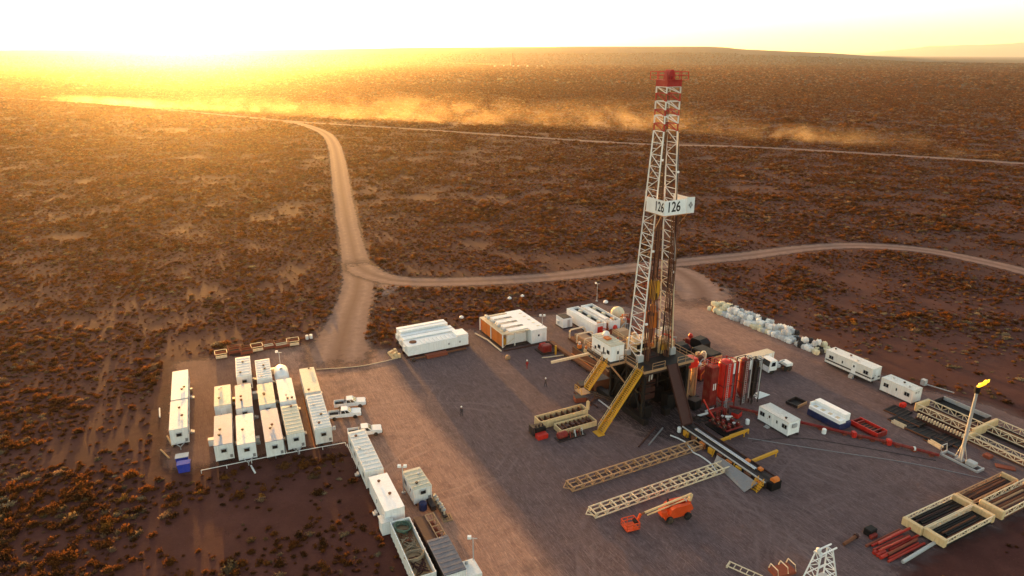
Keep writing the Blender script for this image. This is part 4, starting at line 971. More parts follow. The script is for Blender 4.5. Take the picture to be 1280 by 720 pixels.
# rig floor equipment
t = site('drawworks', 'cream drawworks housing at the back of the rig floor', 'winch', .4, -2.9, ZF)
MB().cbox(-2.4, -1.2, .05, 2.4, 1.2, 2.1, .25).build('housing', 'cream_paint', t); MB().box(-1.8, -1.26, .5, 1.8, -1.205, 1.3).build('cover_slot', 'black_steel', t); MB().lathe([(.7, -.5), (.7, .5)], 16, (2.75, 0, 1.0), 'x').build('brake_drum', 'dark_steel', t); MB().lathe([(.5, 0), (.5, .8), (.4, .95)], 14, (-1.4, .2, 2.1)).build('motor', 'ivory_paint', t)
t = site('rotary_table', 'dark round rotary table in the rig floor', 'rotary table', 0, 0, ZF); MB().lathe([(.95, 0), (.95, .18), (.3, .2), (.3, .1)], 20).build('table', 'dark_steel', t); MB().box(-1.4, -1.2, .003, 1.4, 1.2, .05).build('frame', 'brown_steel', t)
t = site('iron_roughneck', 'yellow pipe handling machine on the rig floor', 'machine', 2.0, .4, ZF); MB().box(-.4, -.35, .05, .4, .35, 2.6).build('column', 'cream_paint', t); MB().box(-.6, -1.0, 1.0, .4, -.37, 1.9).build('jaw', 'yellow_paint', t); MB().box(-.6, -.5, .0, .6, .5, .05).build('base', 'dark_steel', t)
t = site('tool_cabinet', 'tan cabinet at the right side of the rig floor', 'cabinet', 4.2, -.6, ZF); MB().cbox(-.6, -1.2, .05, .6, 1.2, 1.8, .06).build('body', 'tan_steel', t); MB().box(-.63, -1.1, .2, -.603, -.05, 1.6).build('door', 'cream_paint', t)
# driller's doghouse
t = site('doghouse', 'white drillers cabin on the left side of the rig floor', 'cabin', -6.35, -3.2, ZF)
MB().box(-1.3, -2.75, .05, 1.3, 2.75, 2.75).build('walls', 'white_clean', t); MB().box(-1.38, -2.85, 2.752, 1.38, 2.85, 2.86).build('roof', 'roof_cream', t)
rr = MB()
for y in np.linspace(-2.4, 2.4, 7): rr.box(-1.3, y - .05, 2.865, 1.3, y + .05, 2.92)
rr.build('roof_ribs', 'roof_cream', t)
d = MB().box(-.35, -2.80, .07, .45, -2.752, 2.05).build('door', 'white_paint', t); MB().box(-.1, -2.81, 1.2, .25, -2.801, 1.75).build('pane', 'glass', d)
for y in (-2.0, .6): wn = MB().box(-1.34, y - .42, 1.15, -1.302, y + .42, 1.85).build('window', 'galv', t); MB().box(-1.352, y - .35, 1.2, -1.341, y + .35, 1.8).build('pane', 'glass', wn)
mk = MB(); mk.box(-1.315, -.9, .7, -1.303, -.55, 1.9); mk.box(-1.315, -1.3, .8, -1.303, -1.0, 1.2); mk.box(-1.315, 1.4, .7, -1.303, 1.9, 1.3); mk.box(-1.315, -.45, .45, -1.303, -.2, .95); mk.build('marking', 'print_black', t)
MB().lathe([(.55, 0), (.6, .25), (.42, .6), (.15, .75)], 14, (.6, 1.4, 2.925)).build('roof_vent', 'white_clean', t); MB().box(-.6, -.6, 2.93, .3, .5, 3.2).build('air_unit', 'orange_paint', t)
# stairs
def stairs(label, a_top, b0, ztop, a_bot, zbot, wd=1.25, foot=True):
    t = site('stairway', label, 'stairs', a_top, b0); n = int((ztop - zbot) / .26)
    for s_ in (-1, 1):
        MB().bar((0, s_ * wd / 2, ztop - .1), (a_bot - a_top, s_ * wd / 2, zbot + .12), .10, .34).build('stringer', 'yellow_paint', t)
        r_ = MB(); r_.bar((0, s_ * wd / 2, ztop + .95), (a_bot - a_top, s_ * wd / 2, zbot + 1.1), .07).bar((0, s_ * wd / 2, ztop + .45), (a_bot - a_top, s_ * wd / 2, zbot + .6), .05)
        for k in range(7): x = (a_bot - a_top) * k / 6; z = ztop + (zbot - ztop) * k / 6; r_.bar((x, s_ * wd / 2, z), (x, s_ * wd / 2, z + 1.0), .06)
        r_.build('handrail', 'cream_paint' if s_ > 0 else 'yellow_paint', t)
    trm = None
    for k in range(n):
        f = (k + .5) / n
        if trm is None: trm = MB().box(-.14, -wd / 2 + .06, -.02, .14, wd / 2 - .06, .02).mesh('tread', 'yellow_paint')
        obj('tread', trm, t, ((a_bot - a_top) * f, 0, ztop + (zbot - ztop) * f))
    if foot: MB().box(a_bot - a_top - .9, -wd / 2 - .2, .0, a_bot - a_top + .3, wd / 2 + .2, .12).build('foot_plate', 'yellow_paint', t)
    return t
stairs('long yellow stairway from the pad up to the rig floor', -5.15, 4.1, ZF, -12.3, .1, 1.35)
t2 = stairs('short yellow stairway below the white drillers cabin', -8.25, -1.2, ZF - .1, -11.6, 5.2, 1.3, False)
MB().box(-5.0, -1.0, 4.9, -3.3, 1.0, 5.05).build('landing', 'tan_steel', t2)
for y in (-.8, .8): MB().bar((-3.6, y, 4.95), (3.4, y, 1.0), .16).build('landing_brace', 'dark_steel', t2)
railing(t2, [(-5.0, -1.0, 5.05), (-5.0, 1.0, 5.05)], 1.0, 'yellow_paint', 1.0)
# pipe ramp and catwalk
t = site('pipe_ramp', 'dark brown steel ramp sloping from the rig floor to the catwalk', 'ramp', 0, 0)
MB().add([(-.55, -5.2, ZF + .25), (1.35, -5.2, ZF + .25), (1.35, -9.9, 1.3), (-.55, -9.9, 1.3), (-.55, -5.2, ZF - .2), (1.35, -5.2, ZF - .2), (1.35, -9.9, .9), (-.55, -9.9, .9)], [(0, 1, 2, 3), (7, 6, 5, 4), (0, 4, 5, 1), (1, 5, 6, 2), (2, 6, 7, 3), (3, 7, 4, 0)]).build('ramp_plate', 'brown_steel', t)
for x in (-.6, 1.4): MB().bar((x, -5.2, ZF + .3), (x, -9.9, 1.35), .1, .35).build('side_rail', 'brown_steel', t); MB().bar((x, -9.7, 0), (x, -9.7, 1.2), .2).build('support', 'brown_steel', t)
t = site('catwalk', 'long pipe catwalk with yellow side machinery in front of the rig', 'catwalk', 0, 0)
MB().box(-.75, -27.0, .15, 1.75, -10.0, 1.05).build('deck_body', 'dark_steel', t)
MB().box(.35, -26.9, 1.052, .85, -10.1, 1.10).build('pipe_trough', 'black_steel', t)
for x in (-.7, 1.72): MB().box(x - .06, -27.0, 1.053, x + .06, -10.0, 1.24).build('deck_edge', 'galv' if x < 0 else 'brown_steel', t)
for k in range(9):
    y = -11.2 - k * 1.85; MB().box(-1.1, y - .5, .05, -.76, y + .5, .95).build('side_locker', ('yellow_paint', 'rust', 'orange_paint')[k % 3], t)
for k in range(8): MB().bar((-1.35, -11.5 - k * 2, .0), (-.9, -11.5 - k * 2, 1.1), .1).build('indexer_arm', 'yellow_paint' if k % 2 else 'rust', t)
MB().add([(-3.6, -26.2, .08), (-1.4, -26.4, .95), (-1.4, -18.5, .95), (-2.2, -18.8, .08), (-3.6, -26.2, .02), (-1.4, -26.4, .85), (-1.4, -18.5, .85), (-2.2, -18.8, .02)], [(0, 1, 2, 3), (7, 6, 5, 4), (0, 4, 5, 1), (1, 5, 6, 2), (2, 6, 7, 3), (3, 7, 4, 0)]).build('side_apron', 'grey_steel', t)
for k in range(4): MB().box(-2.2 + k * .3, -27.1, .1 + .22 * k, -1.9 + k * .3, -26.2, .18 + .22 * k).build('step', 'yellow_paint', t)
railing(t, [(-2.3, -27.12, .1), (-1.15, -27.12, .95)], 1.0, 'yellow_paint', .6); railing(t, [(-2.3, -26.2, .1), (-1.15, -26.2, .95)], 1.0, 'yellow_paint', .6)
MB().box(-.3, -27.9, .1, 1.5, -27.02, 1.35).build('winch_housing', 'black_steel', t); MB().lathe([(.42, -.5), (.42, .5)], 14, (.6, -27.5, 1.5), 'x').build('winch_drum', 'orange_paint', t)
for y in (-24.4, -22.0): MB().box(.9, y - .3, 1.06, 1.5, y + .3, 1.4).build('pipe_stop', 'orange_paint', t)
for k, lab in enumerate(('left', 'right')):
    o = MB().tube((0, 0, 0), (0, -12.5, 0), .11, 10).build('drill_pipe', 'chrome'); o.location = S(.45 + k * .30, 11.6, 1.22); o.rotation_euler[2] = AN; tag(o, lab + ' of two shiny pipes lying along the catwalk', 'pipe')
for b, lab in ((15.5, 'nearer the rig'), (21.9, 'nearer the catwalk end')):
    t = site('pipe_kicker', 'yellow pipe kicker right of the catwalk, ' + lab, 'kicker', 2.2, b); MB().bar((0, 0, .75), (5.1, 0, 1.0), .35, .4).build('beam', 'yellow_paint', t); MB().bar((4.9, 0, 0), (4.9, 0, .9), .14).build('post', 'yellow_paint', t); MB().bar((.3, 0, 0), (.3, 0, .7), .16).build('post', 'yellow_paint', t)
# pipe rack trusses
def rack(label, a0, a1, b0, b1, m, z1=.75):
    t = site('pipe_rack', label, 'pipe rack', a0, (b0 + b1) / 2, .02, 0, 'pipe racks beside the catwalk'); L = a1 - a0; h = (b1 - b0) / 2
    for y in (-h, h):
        for z in (.1, z1): MB().bar((0, y, z), (L, y, z), .14).build('rail', m, t)
    n = 15; fmx = MB()
    for y in (-h, h): fmx.bar((0, y, .1), (0, y, z1), .16)
    fmx.bar((0, -h, z1), (0, h, z1), .16).bar((0, -h, .1), (0, h, .1), .14).bar((0, -h, .1), (.45, -h, z1 - .05), .10).bar((0, h, .1), (.45, h, z1 - .05), .10); fm_ = fmx.mesh('cross_frame', m)
    for k in range(n): obj('cross_frame', fm_, t, (.1 + (L - .2) * k / (n - 1), 0, 0))
    e = MB().bar((0, -h, .5), (-.9, 0, .5), .1).bar((0, h, .5), (-.9, 0, .5), .1); e.build('end_nose', m, t)
rack('tan lattice pipe rack nearer the rig, left of the catwalk', -24.6, -1.2, 13.5, 15.2, 'tan_steel')
rack('pale lattice pipe rack beside the orange boom lift', -25.0, -1.2, 19.8, 21.4, 'ivory_paint')
# ------------------------------------------------------------ rest of the well site
def bx(t, name, m, x0, y0, z0, x1, y1, z1, c=None):
    b_ = MB().cbox(x0, y0, z0, x1, y1, z1, c) if c else MB().box(x0, y0, z0, x1, y1, z1)
    return b_.build(name, m, t)
# boom lift
t = site('boom_lift', 'orange boom lift with folded cream boom parked by the pipe rack', 'boom lift', -15.6, 25.9, .015, R(-7))
MB().prism([(-1.9, .5), (1.8, .5), (1.9, .8), (1.7, 1.05), (-1.7, 1.05), (-2.0, .8)], -.75, .75, 'y').build('chassis', 'lift_orange', t)
for x in (-1.35, 1.35):
    for y in (-.95, .95): wheel(t, (x, y, .5), .5, .36)
    MB().tube((x, -.8, .5), (x, .8, .5), .1).build('axle', 'dark_steel', t)
MB().lathe([(.75, 0), (.75, .15)], 16, (0, 0, 1.06)).build('turntable', 'dark_steel', t)
for s_ in (-1, 1): MB().prism([(-1.3, 1.22), (1.9, 1.22), (2.1, 1.5), (1.8, 2.15), (-.6, 2.2), (-1.2, 1.9)], s_ * .95, s_ * .38, 'y').build('cowling', 'lift_orange', t)
bx(t, 'counterweight', 'lift_orange', 1.6, -.36, 1.25, 2.15, .36, 2.1, .06); bx(t, 'engine_cover', 'lift_orange', -2.3, -.6, .9, -1.5, .6, 1.7, .1); bx(t, 'exhaust', 'black_steel', -1.0, .4, 2.2, -.8, .6, 2.7)
MB().bar((1.9, 0, 1.4), (2.25, 0, 3.0), .34, .4).build('riser', 'cream_paint', t); MB().bar((2.3, 0, 3.0), (-4.6, 0, 1.9), .22, .22).build('main_boom', 'cream_paint', t); MB().bar((2.2, 0, 2.42), (-4.2, 0, 1.42), .14, .14).build('lower_boom', 'cream_paint', t); MB().bar((2.0, 0, 1.6), (1.2, 0, 2.6), .16).build('lift_cylinder', 'galv', t)
MB().bar((-4.6, 0, 1.9), (-5.2, 0, 1.8), .2).build('fly_boom', 'rust', t); MB().bar((-5.2, 0, 1.9), (-5.7, 0, .75), .24, .28).build('jib', 'lift_orange', t)
bk = bx(t, 'basket_floor', 'lift_orange', -7.5, -.8, .25, -5.7, .8, .33)
for z in (.75, 1.2): 
    r_ = MB()
    for p_, q_ in (((-7.5, -.8), (-5.7, -.8)), ((-5.7, -.8), (-5.7, .8)), ((-5.7, .8), (-7.5, .8)), ((-7.5, .8), (-7.5, -.8))): r_.bar((*p_, z), (*q_, z), .09)
    r_.build('basket_rail', 'lift_orange', bk)
for x in (-7.5, -6.6, -5.7):
    for y in (-.8, .8): MB().bar((x, y, .33), (x, y, 1.2), .07).build('basket_post', 'lift_orange', bk)
bx(bk, 'control_panel', 'black_steel', -6.1, -.4, .75, -5.75, .4, 1.15); bx(t, 'basket_support', 'lift_orange', -7.2, -.5, .02, -5.9, .5, .247)

# cream open trays (pump skid) left of the stair
for lab, a0, a1, b0, b1, h_ in (('cream open steel tray behind, at the foot of the yellow stairs', -20.2, -11.2, -3.2, -1.2, 1.45), ('cream open steel tray in front, at the foot of the yellow stairs', -18.2, -11.6, -.4, 2.0, 1.0)):
    t = site('open_tray', lab, 'tray', (a0 + a1) / 2, (b0 + b1) / 2); L, W = (a1 - a0) / 2, (b1 - b0) / 2
    bx(t, 'floor', 'brown_steel', -L, -W, .12, L, W, .25)
    for y in (-W, W): bx(t, 'side_wall', 'cream_paint', -L, y - .07, .1, L, y + .07, h_)
    for x in (-L, L): bx(t, 'end_wall', 'cream_paint', x - .07, -W + .075, .1, x + .07, W - .075, h_ - .01)
    for k in range(8): bx(t, 'divider', 'rust', -L + 2 * L * (k + .7) / 8.4 - .08, -W + .08, .25, -L + 2 * L * (k + .7) / 8.4 + .08, W - .08, h_ * .8)
    for k in range(6): bx(t, 'pump_part', 'brown_steel', -L + .5 + k * L * .3, -.35, .26, -L + 1.1 + k * L * .3, .4, .75 + .1 * (k % 3))
    if h_ > 1.2: bx(t, 'end_post', 'cream_paint', L - .35, -W - .35, 1.46, L + .05, -W + .05, 3.0)
    for y in (-W * .6, W * .6): bx(t, 'skid_beam', 'dark_steel', -L - .2, y - .1, 0, L + .2, y + .1, .098)
t = site('engine_skid', 'black engine with red base left of the cream trays', 'engine', -21.0, .2)
bx(t, 'base', 'red_paint', -1.2, -1.4, .05, .6, -.3, .8, .05); bx(t, 'engine_block', 'black_steel', -1.1, -.25, .1, .9, 1.3, 1.5, .15); bx(t, 'radiator', 'dark_steel', -1.5, -.2, .3, -1.15, 1.2, 1.7)
for k in range(3): MB().tube((-.8 + k * .6, .2, 1.5), (-.8 + k * .6, .2, 1.9), .13).build('stack', 'dark_steel', t)
t = site('hose_pile', 'dark red pump and pipework in front of the cream trays', 'pump', -17.2, 2.9)
MB().lathe([(.4, -.9), (.55, -.7), (.55, .6), (.3, .9)], 14, (-1.3, .2, .7), 'x').build('pump_body', 'dull_red', t); bx(t, 'skid', 'dark_steel', -2.4, -.7, .03, 2.6, .8, .2)
for k in range(6): MB().path([(-.2 + k * .45, -.5, .2), (-.2 + k * .45, -.3, .8 + .1 * (k % 2)), (.1 + k * .45, .3, .85), (.1 + k * .45, .5, .2)], .1, 6).build('pipe_bend', ('dull_red', 'rust', 'galv')[k % 3], t)

# three white tank houses on the left of the pad's back edge
for lab, a0, a1, b0, b1, h_, rib in (('tall white tank house at the back of the row behind the pad', -29.3, -18.8, -46.0, -43.6, 3.1, 0), ('white middle tank house with plain roof behind the pad', -29.6, -18.4, -43.2, -40.4, 2.65, 0), ('white front tank house with ribbed roof and dark exhaust stain', -30.0, -17.0, -39.9, -36.8, 2.45, 11)):
    t = site('tank_house', lab, 'container', (a0 + a1) / 2, (b0 + b1) / 2, .02, 0, 'white tank houses behind the pad'); L, W = (a1 - a0) / 2, (b1 - b0) / 2
    bx(t, 'walls', 'white_clean', -L, -W, .55, L, W, h_); bx(t, 'roof', 'white_clean', -L - .05, -W - .05, h_ + .003, L + .05, W + .05, h_ + .09)
    for y in (-W + .3, W - .3): bx(t, 'skid_beam', 'brown_steel', -L - .3, y - .15, .0, L + .3, y + .15, .545)
    if rib:
        rb_ = MB()
        for k in range(rib): x = -L * .55 + 1.5 * L * (k + .5) / rib; rb_.box(x - .16, -W + .1, h_ + .092, x + .16, W - 1.0, h_ + .2)
        rb_.build('roof_ribs', 'white_clean', t); MB().lathe([(.75, 0), (.75, .12), (.3, .15)], 14, (-L * .74, .3, h_ + .09)).build('exhaust_cowl', 'rust', t)
        bx(t, 'raised_end', 'white_clean', L * .62, -W + .02, h_ + .095, L - .02, W - .02, h_ + .5)
        for x in (2.2, 4.6): bx(t, 'hatch', 'galv', x - .2, -W - .04, 1.3, x + .2, -W - .002, 1.7)
    else: bx(t, 'roof_seam', 'galv', -L, -.06, h_ + .092, L, .06, h_ + .15)
    bx(t, 'vent_box', 'white_paint', -L - .45, -.5, 1.2, -L - .003, .5, 2.2)
t = site('pipe_skid', 'orange-brown pipe skid lying in front of the white tank houses', 'pipe skid', -24.6, -35.4)
bx(t, 'tray', 'rust_red', -2.2, -.5, .05, 2.2, .5, .7); MB().tube((-5.5, .2, .35), (6.5, .2, .35), .2).build('pipe', 'rust', t); MB().lathe([(.35, -.3), (.35, .3)], 12, (-4.9, -.3, .36), 'y').build('roller', 'dark_steel', t)
t = site('pallet_stack', 'yellowish stacked sacks beside the left end of the white tank houses', 'sacks', -32.0, -39.6)
for k in range(4):
    for j in range(3): bx(t, 'sack', 'cream_paint', -.9 + j * .62, -1.6 + k * .85, .0, -.35 + j * .62, -.85 + k * .85, .35 + .25 * ((k + j) % 3), .08)
# generator shed
t = site('generator_shed', 'white roofed generator shed with amber side radiators and exhausts', 'shed', -6.5, -37.9)
for k in range(4):
    y = -4.1 + k * 2.55; bx(t, 'generator', 'white_paint', -3.6, y - .85, .5, 1.0, y + .85, 2.5); bx(t, 'radiator', 'orange_paint', -4.75, y - 1.22, .3, -4.5, y + 1.22, 3.0)
    bx(t, 'roof_panel', 'white_clean', -3.0, y - .75, 3.25, 1.3, y + .75, 3.33); mf = MB().lathe([(.3, -.8), (.38, -.6), (.38, .6), (.3, .8)], 12, (-3.9, y, 3.75), 'y').build('muffler', 'galv', t); MB().tube((-3.9, y, 3.35), (-3.9, y, 3.7), .12).build('exhaust_pipe', 'rust', mf); bx(t, 'engine', 'yellow_paint', -4.3, y - .7, .5, -3.62, y + .7, 1.9)
bx(t, 'roof_edge', 'ivory_paint', -4.9, -5.6, 3.1, -3.05, 5.5, 3.24); bx(t, 'roof_edge', 'ivory_paint', -3.0, -5.6, 3.1, 1.3, -5.0, 3.24); bx(t, 'roof_edge', 'ivory_paint', -3.0, 4.95, 3.1, 1.3, 5.5, 3.24); bx(t, 'floor', 'dark_steel', -5.0, -5.6, .1, 1.3, 5.5, .28)
for x, y in ((-4.8, -5.5), (-2.0, -5.5), (-4.8, 5.4), (-4.8, 0)): bx(t, 'post', 'white_paint', x - .1, y - .1, .28, x + .1, y + .1, 3.1)
MB().bar((-4.7, -5.5, .4), (-2.1, -5.5, 2.0), .08).build('brace', 'ivory_paint', t)
bx(t, 'back_wall', 'orange_paint', -4.6, 5.25, .3, 1.2, 5.4, 2.6)
bx(t, 'control_room', 'white_clean', 1.35, -6.5, .3, 5.0, 5.5, 3.2); bx(t, 'control_roof', 'white_clean', 1.33, -6.55, 3.203, 5.05, 5.55, 3.3)
d_ = bx(t, 'door', 'white_paint', 3.9, -6.55, .35, 4.6, -6.502, 2.3); bx(t, 'window', 'glass', 2.9, -6.52, 1.7, 3.3, -6.503, 2.1)
for k in range(5): bx(t, 'roof_hatch', 'roof_cream', 3.6, -5.0 + k * 2, 3.302, 4.2, -4.5 + k * 2, 3.34)
for x in (-5.6,): MB().path([(x, -6.4, .1), (x, 0, .12), (x - .8, 4.5, .1)], .16).build('fuel_line', 'ivory_paint', t)
MB().path([(-5.2, -6.6, .12), (0, -6.9, .14), (6, -6.7, .12)], .14).build('cable_tray', 'brown_steel', t)
for k, (a, b, lab) in enumerate(((-12.6, -27.6, 'round tan bundle lying on the pad before the generator shed'),)):
    tag(MB().lathe([(.1, 0), (.5, .1), (.55, .5), (.35, .85), (.1, .95)], 12).build('bundle', 'tan_steel', loc=S(a, b)), lab, 'bundle')
# small white hut, paired open tanks, cream dome
t = site('white_hut', 'small white hut with a dark top behind the rig', 'hut', 6.5, -37.4)
bx(t, 'walls', 'white_clean', -1.2, -1.5, .2, 1.2, 1.5, 2.3); bx(t, 'roof', 'black_steel', -1.05, -1.35, 2.303, 1.05, 1.35, 2.36); bx(t, 'door', 'galv', -.1, -1.55, .25, .6, -1.503, 2.0); bx(t, 'side_box', 'white_paint', -1.6, .2, .8, -1.203, .8, 1.4); bx(t, 'skid', 'dark_steel', -1.3, -1.6, .0, 1.3, 1.6, .197)
for lab, a0 in (('left one of the paired long white open tanks behind the rig', 8.8), ('right one of the paired long white open tanks behind the rig', 12.6)):
    t = site('open_tank', lab, 'tank', a0 + 1.5, -34.5, .02, 0, 'paired white tanks behind the rig')
    for x in (-1.5, 1.38): bx(t, 'side_wall', 'white_clean', x, -5.6, .3, x + .12, 5.6, 2.9)
    for y in (-5.6, 5.48): bx(t, 'end_wall', 'white_clean', -1.378, y, .3, 1.378, y + .12, 2.88)
    bx(t, 'deck', 'black_steel', -1.37, -5.47, .3, 1.37, 5.47, 2.3); bx(t, 'walkway', 'white_paint', -1.37, -5.47, 2.303, -.15, 5.47, 2.75); bx(t, 'base', 'dark_steel', -1.5, -5.6, .0, 1.5, 5.6, .297)
    for k in range(3): bx(t, 'agitator', 'roof_cream', .2, -4.4 + k * 3.6, 2.303, .9, -3.6 + k * 3.6, 2.9, .06)
dm_ = MB().lathe([(1.4, 0), (1.62, .5), (1.55, 1.3), (1.15, 2.0), (.5, 2.35), (.1, 2.4)], 18)
dm_.v = [tuple(Vector(v) * (1 + .05 * mnoise.noise(Vector(v) * 1.5))) for v in dm_.v]; tag(dm_.build('covered_heap', 'fabric_cream', smooth=True, loc=S(20.4, -36.6)), 'cream rounded covered heap behind the mast', 'heap')
# cream hoop frames
t = site('hoop_skid', 'open skid with three cream bent hoop frames behind the cabin', 'equipment skid', 5.2, -27.2)
bx(t, 'base', 'rust', -2.0, -3.4, .1, 2.2, 3.4, .5); bx(t, 'machine', 'tan_steel', -1.0, -2.6, .5, 1.2, 2.4, 1.5, .12)
for y in (-2.8, 0, 2.8): MB().path([(-1.9, y, .5), (-1.9, y, 2.0), (-1.6, y, 2.35), (1.6, y, 2.35), (1.9, y, 2.0), (1.9, y, .5)], .17, 6).build('hoop', 'ivory_paint', t)
# mud tanks behind the rig
rd = random.Random(12)
for lab, a, b0, b1, m_, hh in (('rusty mud tank with agitators, nearest the white cabin', .6, -22.5, -10.5, 'rust', 2.3), ('brown mud tank in the middle behind the rig', 4.6, -22.0, -9.5, 'rust_red', 2.5), ('tan mud tank with cream motors behind the mast', 8.6, -24.0, -9.0, 'tan_steel', 2.3)):
    t = site('mud_tank', lab, 'mud tank', a, (b0 + b1) / 2, .02, 0, 'mud tanks behind the rig'); L = (b1 - b0) / 2
    bx(t, 'shell', m_, -1.4, -L, .2, 1.4, L, hh); bx(t, 'grating', 'black_steel', -1.2, -L + .15, hh + .003, .1, L - .15, hh + .03); bx(t, 'walkway', 'brown_steel', .2, -L, hh + .004, 1.4, L, hh + .06)
    for k in range(5):
        y = -L + 1.2 + k * 2 * (L - 1.2) / 4; ag = bx(t, 'agitator', ('cream_paint', 'orange_paint', 'ivory_paint')[k % 3], -.9, y - .4, hh + .03, -.2, y + .4, hh + .75, .08); MB().lathe([(.24, 0), (.24, .5), (.15, .6)], 10, (-.55, y, hh + .76)).build('motor', ('orange_paint', 'galv', 'rust_red')[(k + int(a)) % 3], ag)
    railing(t, [(1.35, -L, hh + .06), (1.35, L, hh + .06)], 1.05, 'cream_paint', 1.8); MB().tube((-1.55, -L, .8), (-1.55, L, .8), .14).build('equalizer_pipe', 'orange_paint', t)
for k in range(3):
    t = site('shale_shaker', ('front', 'middle', 'back')[k] + ' of three cream shale shakers on the brown mud tank', 'shaker', 4.3, -11.2 - k * 2.6, 2.62, 0, 'shakers on the mud tank')
    MB().prism([(-1.1, .2), (1.0, .5), (1.0, 1.1), (-1.1, .8)], -.9, .9, 'y').build('basket', 'cream_paint', t); bx(t, 'motor', 'orange_paint', -.4, -.5, 1.0, .4, .5, 1.4, .06); bx(t, 'base', 'rust', -1.2, -1.0, .0, 1.2, 1.0, .2)
t = site('flow_walkway', 'long reddish walkway beam running back from the rig', 'walkway', -1.6, -21.0)
bx(t, 'beam', 'rust', -.45, -8.5, .5, .45, 8.5, .95)
for y in np.linspace(-8, 8, 7): bx(t, 'leg', 'brown_steel', -.35, y - .08, 0, .35, y + .08, .498)
t = site('white_boom', 'white boom pole reaching out left of the drillers cabin', 'boom', -6.3, -11.8); MB().bar((4.4, -.8, 6.2), (-5.4, .6, 5.4), .36, .42).build('boom', 'ivory_paint', t); MB().bar((3.8, -.7, 0), (3.8, -.7, 6.3), .3).build('post', 'tan_steel', t); MB().bar((3.9, -.7, 3.0), (-.6, -.1, 5.7), .14).build('stay', 'tan_steel', t)
t = site('red_pump', 'dark red pump unit with yellow post left of the walkway', 'pump', -4.2, -27.4)
bx(t, 'skid', 'dark_steel', -1.5, -1.6, .05, 1.5, 1.6, .3); bx(t, 'power_end', 'dull_red', -1.0, -1.2, .3, 1.0, .4, 1.7, .2); MB().lathe([(.5, -.6), (.55, 0), (.5, .6)], 14, (0, .95, 1.0), 'x').build('pulley', 'red_paint', t); bx(t, 'guard', 'dull_red', -.9, .45, .3, .9, 1.4, .8); MB().tube((1.2, -2.2, 0), (1.2, -2.2, 1.9), .2).build('yellow_post', 'yellow_paint', t)
MB().path([(-2.2, -2.6, .12), (-.6, -3.0, .12), (2.0, -3.4, .12), (4.5, -4.4, .12)], .12).build('suction_hose', 'ivory_paint', t)
def mud_pump(label, a, b, m1, m2, rz=0.0, grp='mud pumps behind the rig'):
    t = site('mud_pump', label, 'pump', a, b, .02, rz, grp)
    bx(t, 'skid', 'dark_steel', -1.5, -3.0, .05, 1.5, 3.0, .4); MB().prism([(-2.6, .4), (.6, .4), (.6, 1.7), (.1, 2.3), (-1.6, 2.3), (-2.6, 1.6)], -1.2, 1.2, 'x').build('power_end', m1, t)
    bx(t, 'fluid_end', m2, -1.0, .7, .4, 1.0, 2.2, 1.5, .08); MB().lathe([(.1, 0), (.45, .15), (.5, .5), (.3, .9), (.1, 1.0)], 14, (0, 1.6, 1.5)).build('pulsation_dampener', 'red_paint', t); MB().lathe([(.5, -.5), (.5, .5)], 14, (1.55, -1.2, 1.3), 'x').build('motor', m2, t)
    for x in (-.6, 0, .6): MB().tube((x, 2.2, .8), (x, 2.9, .8), .2).build('suction_valve', 'rust', t)
    return t
mud_pump('dark red mud pump behind the right side of the rig', 13.4, -17.5, 'dull_red', 'rust'); mud_pump('tan mud pump with red dampener beside the mud tanks', 13.2, -26.0, 'tan_steel', 'rust_red')
mud_pump('black and red mud pump right of the rig floor', 19.2, -14.5, 'black_steel', 'dull_red'); mud_pump('black-covered mud pump at the right end behind the rig', 24.6, -15.0, 'black_steel', 'dull_red', R(8))
t = site('pump_tarp', 'black sheet-covered machine right of the rig floor', 'machine', 22.0, -9.3, .02, R(5)); bx(t, 'cover', 'black_steel', -1.6, -2.6, .1, 1.6, 2.6, 2.1, .25); bx(t, 'end_panel', 'tan_steel', -1.5, -2.68, .3, 1.5, -2.605, 1.8)
t = site('white_panel_box', 'white boxy unit at the edge of the lane behind the rig', 'box', 21.5, -21.5); bx(t, 'body', 'white_paint', -1.6, -.8, .2, 1.6, .8, 2.3); bx(t, 'roof', 'roof_cream', -1.7, -.9, 2.303, 1.7, .9, 2.38); bx(t, 'skid', 'dark_steel', -1.7, -.9, 0, 1.7, .9, .197)
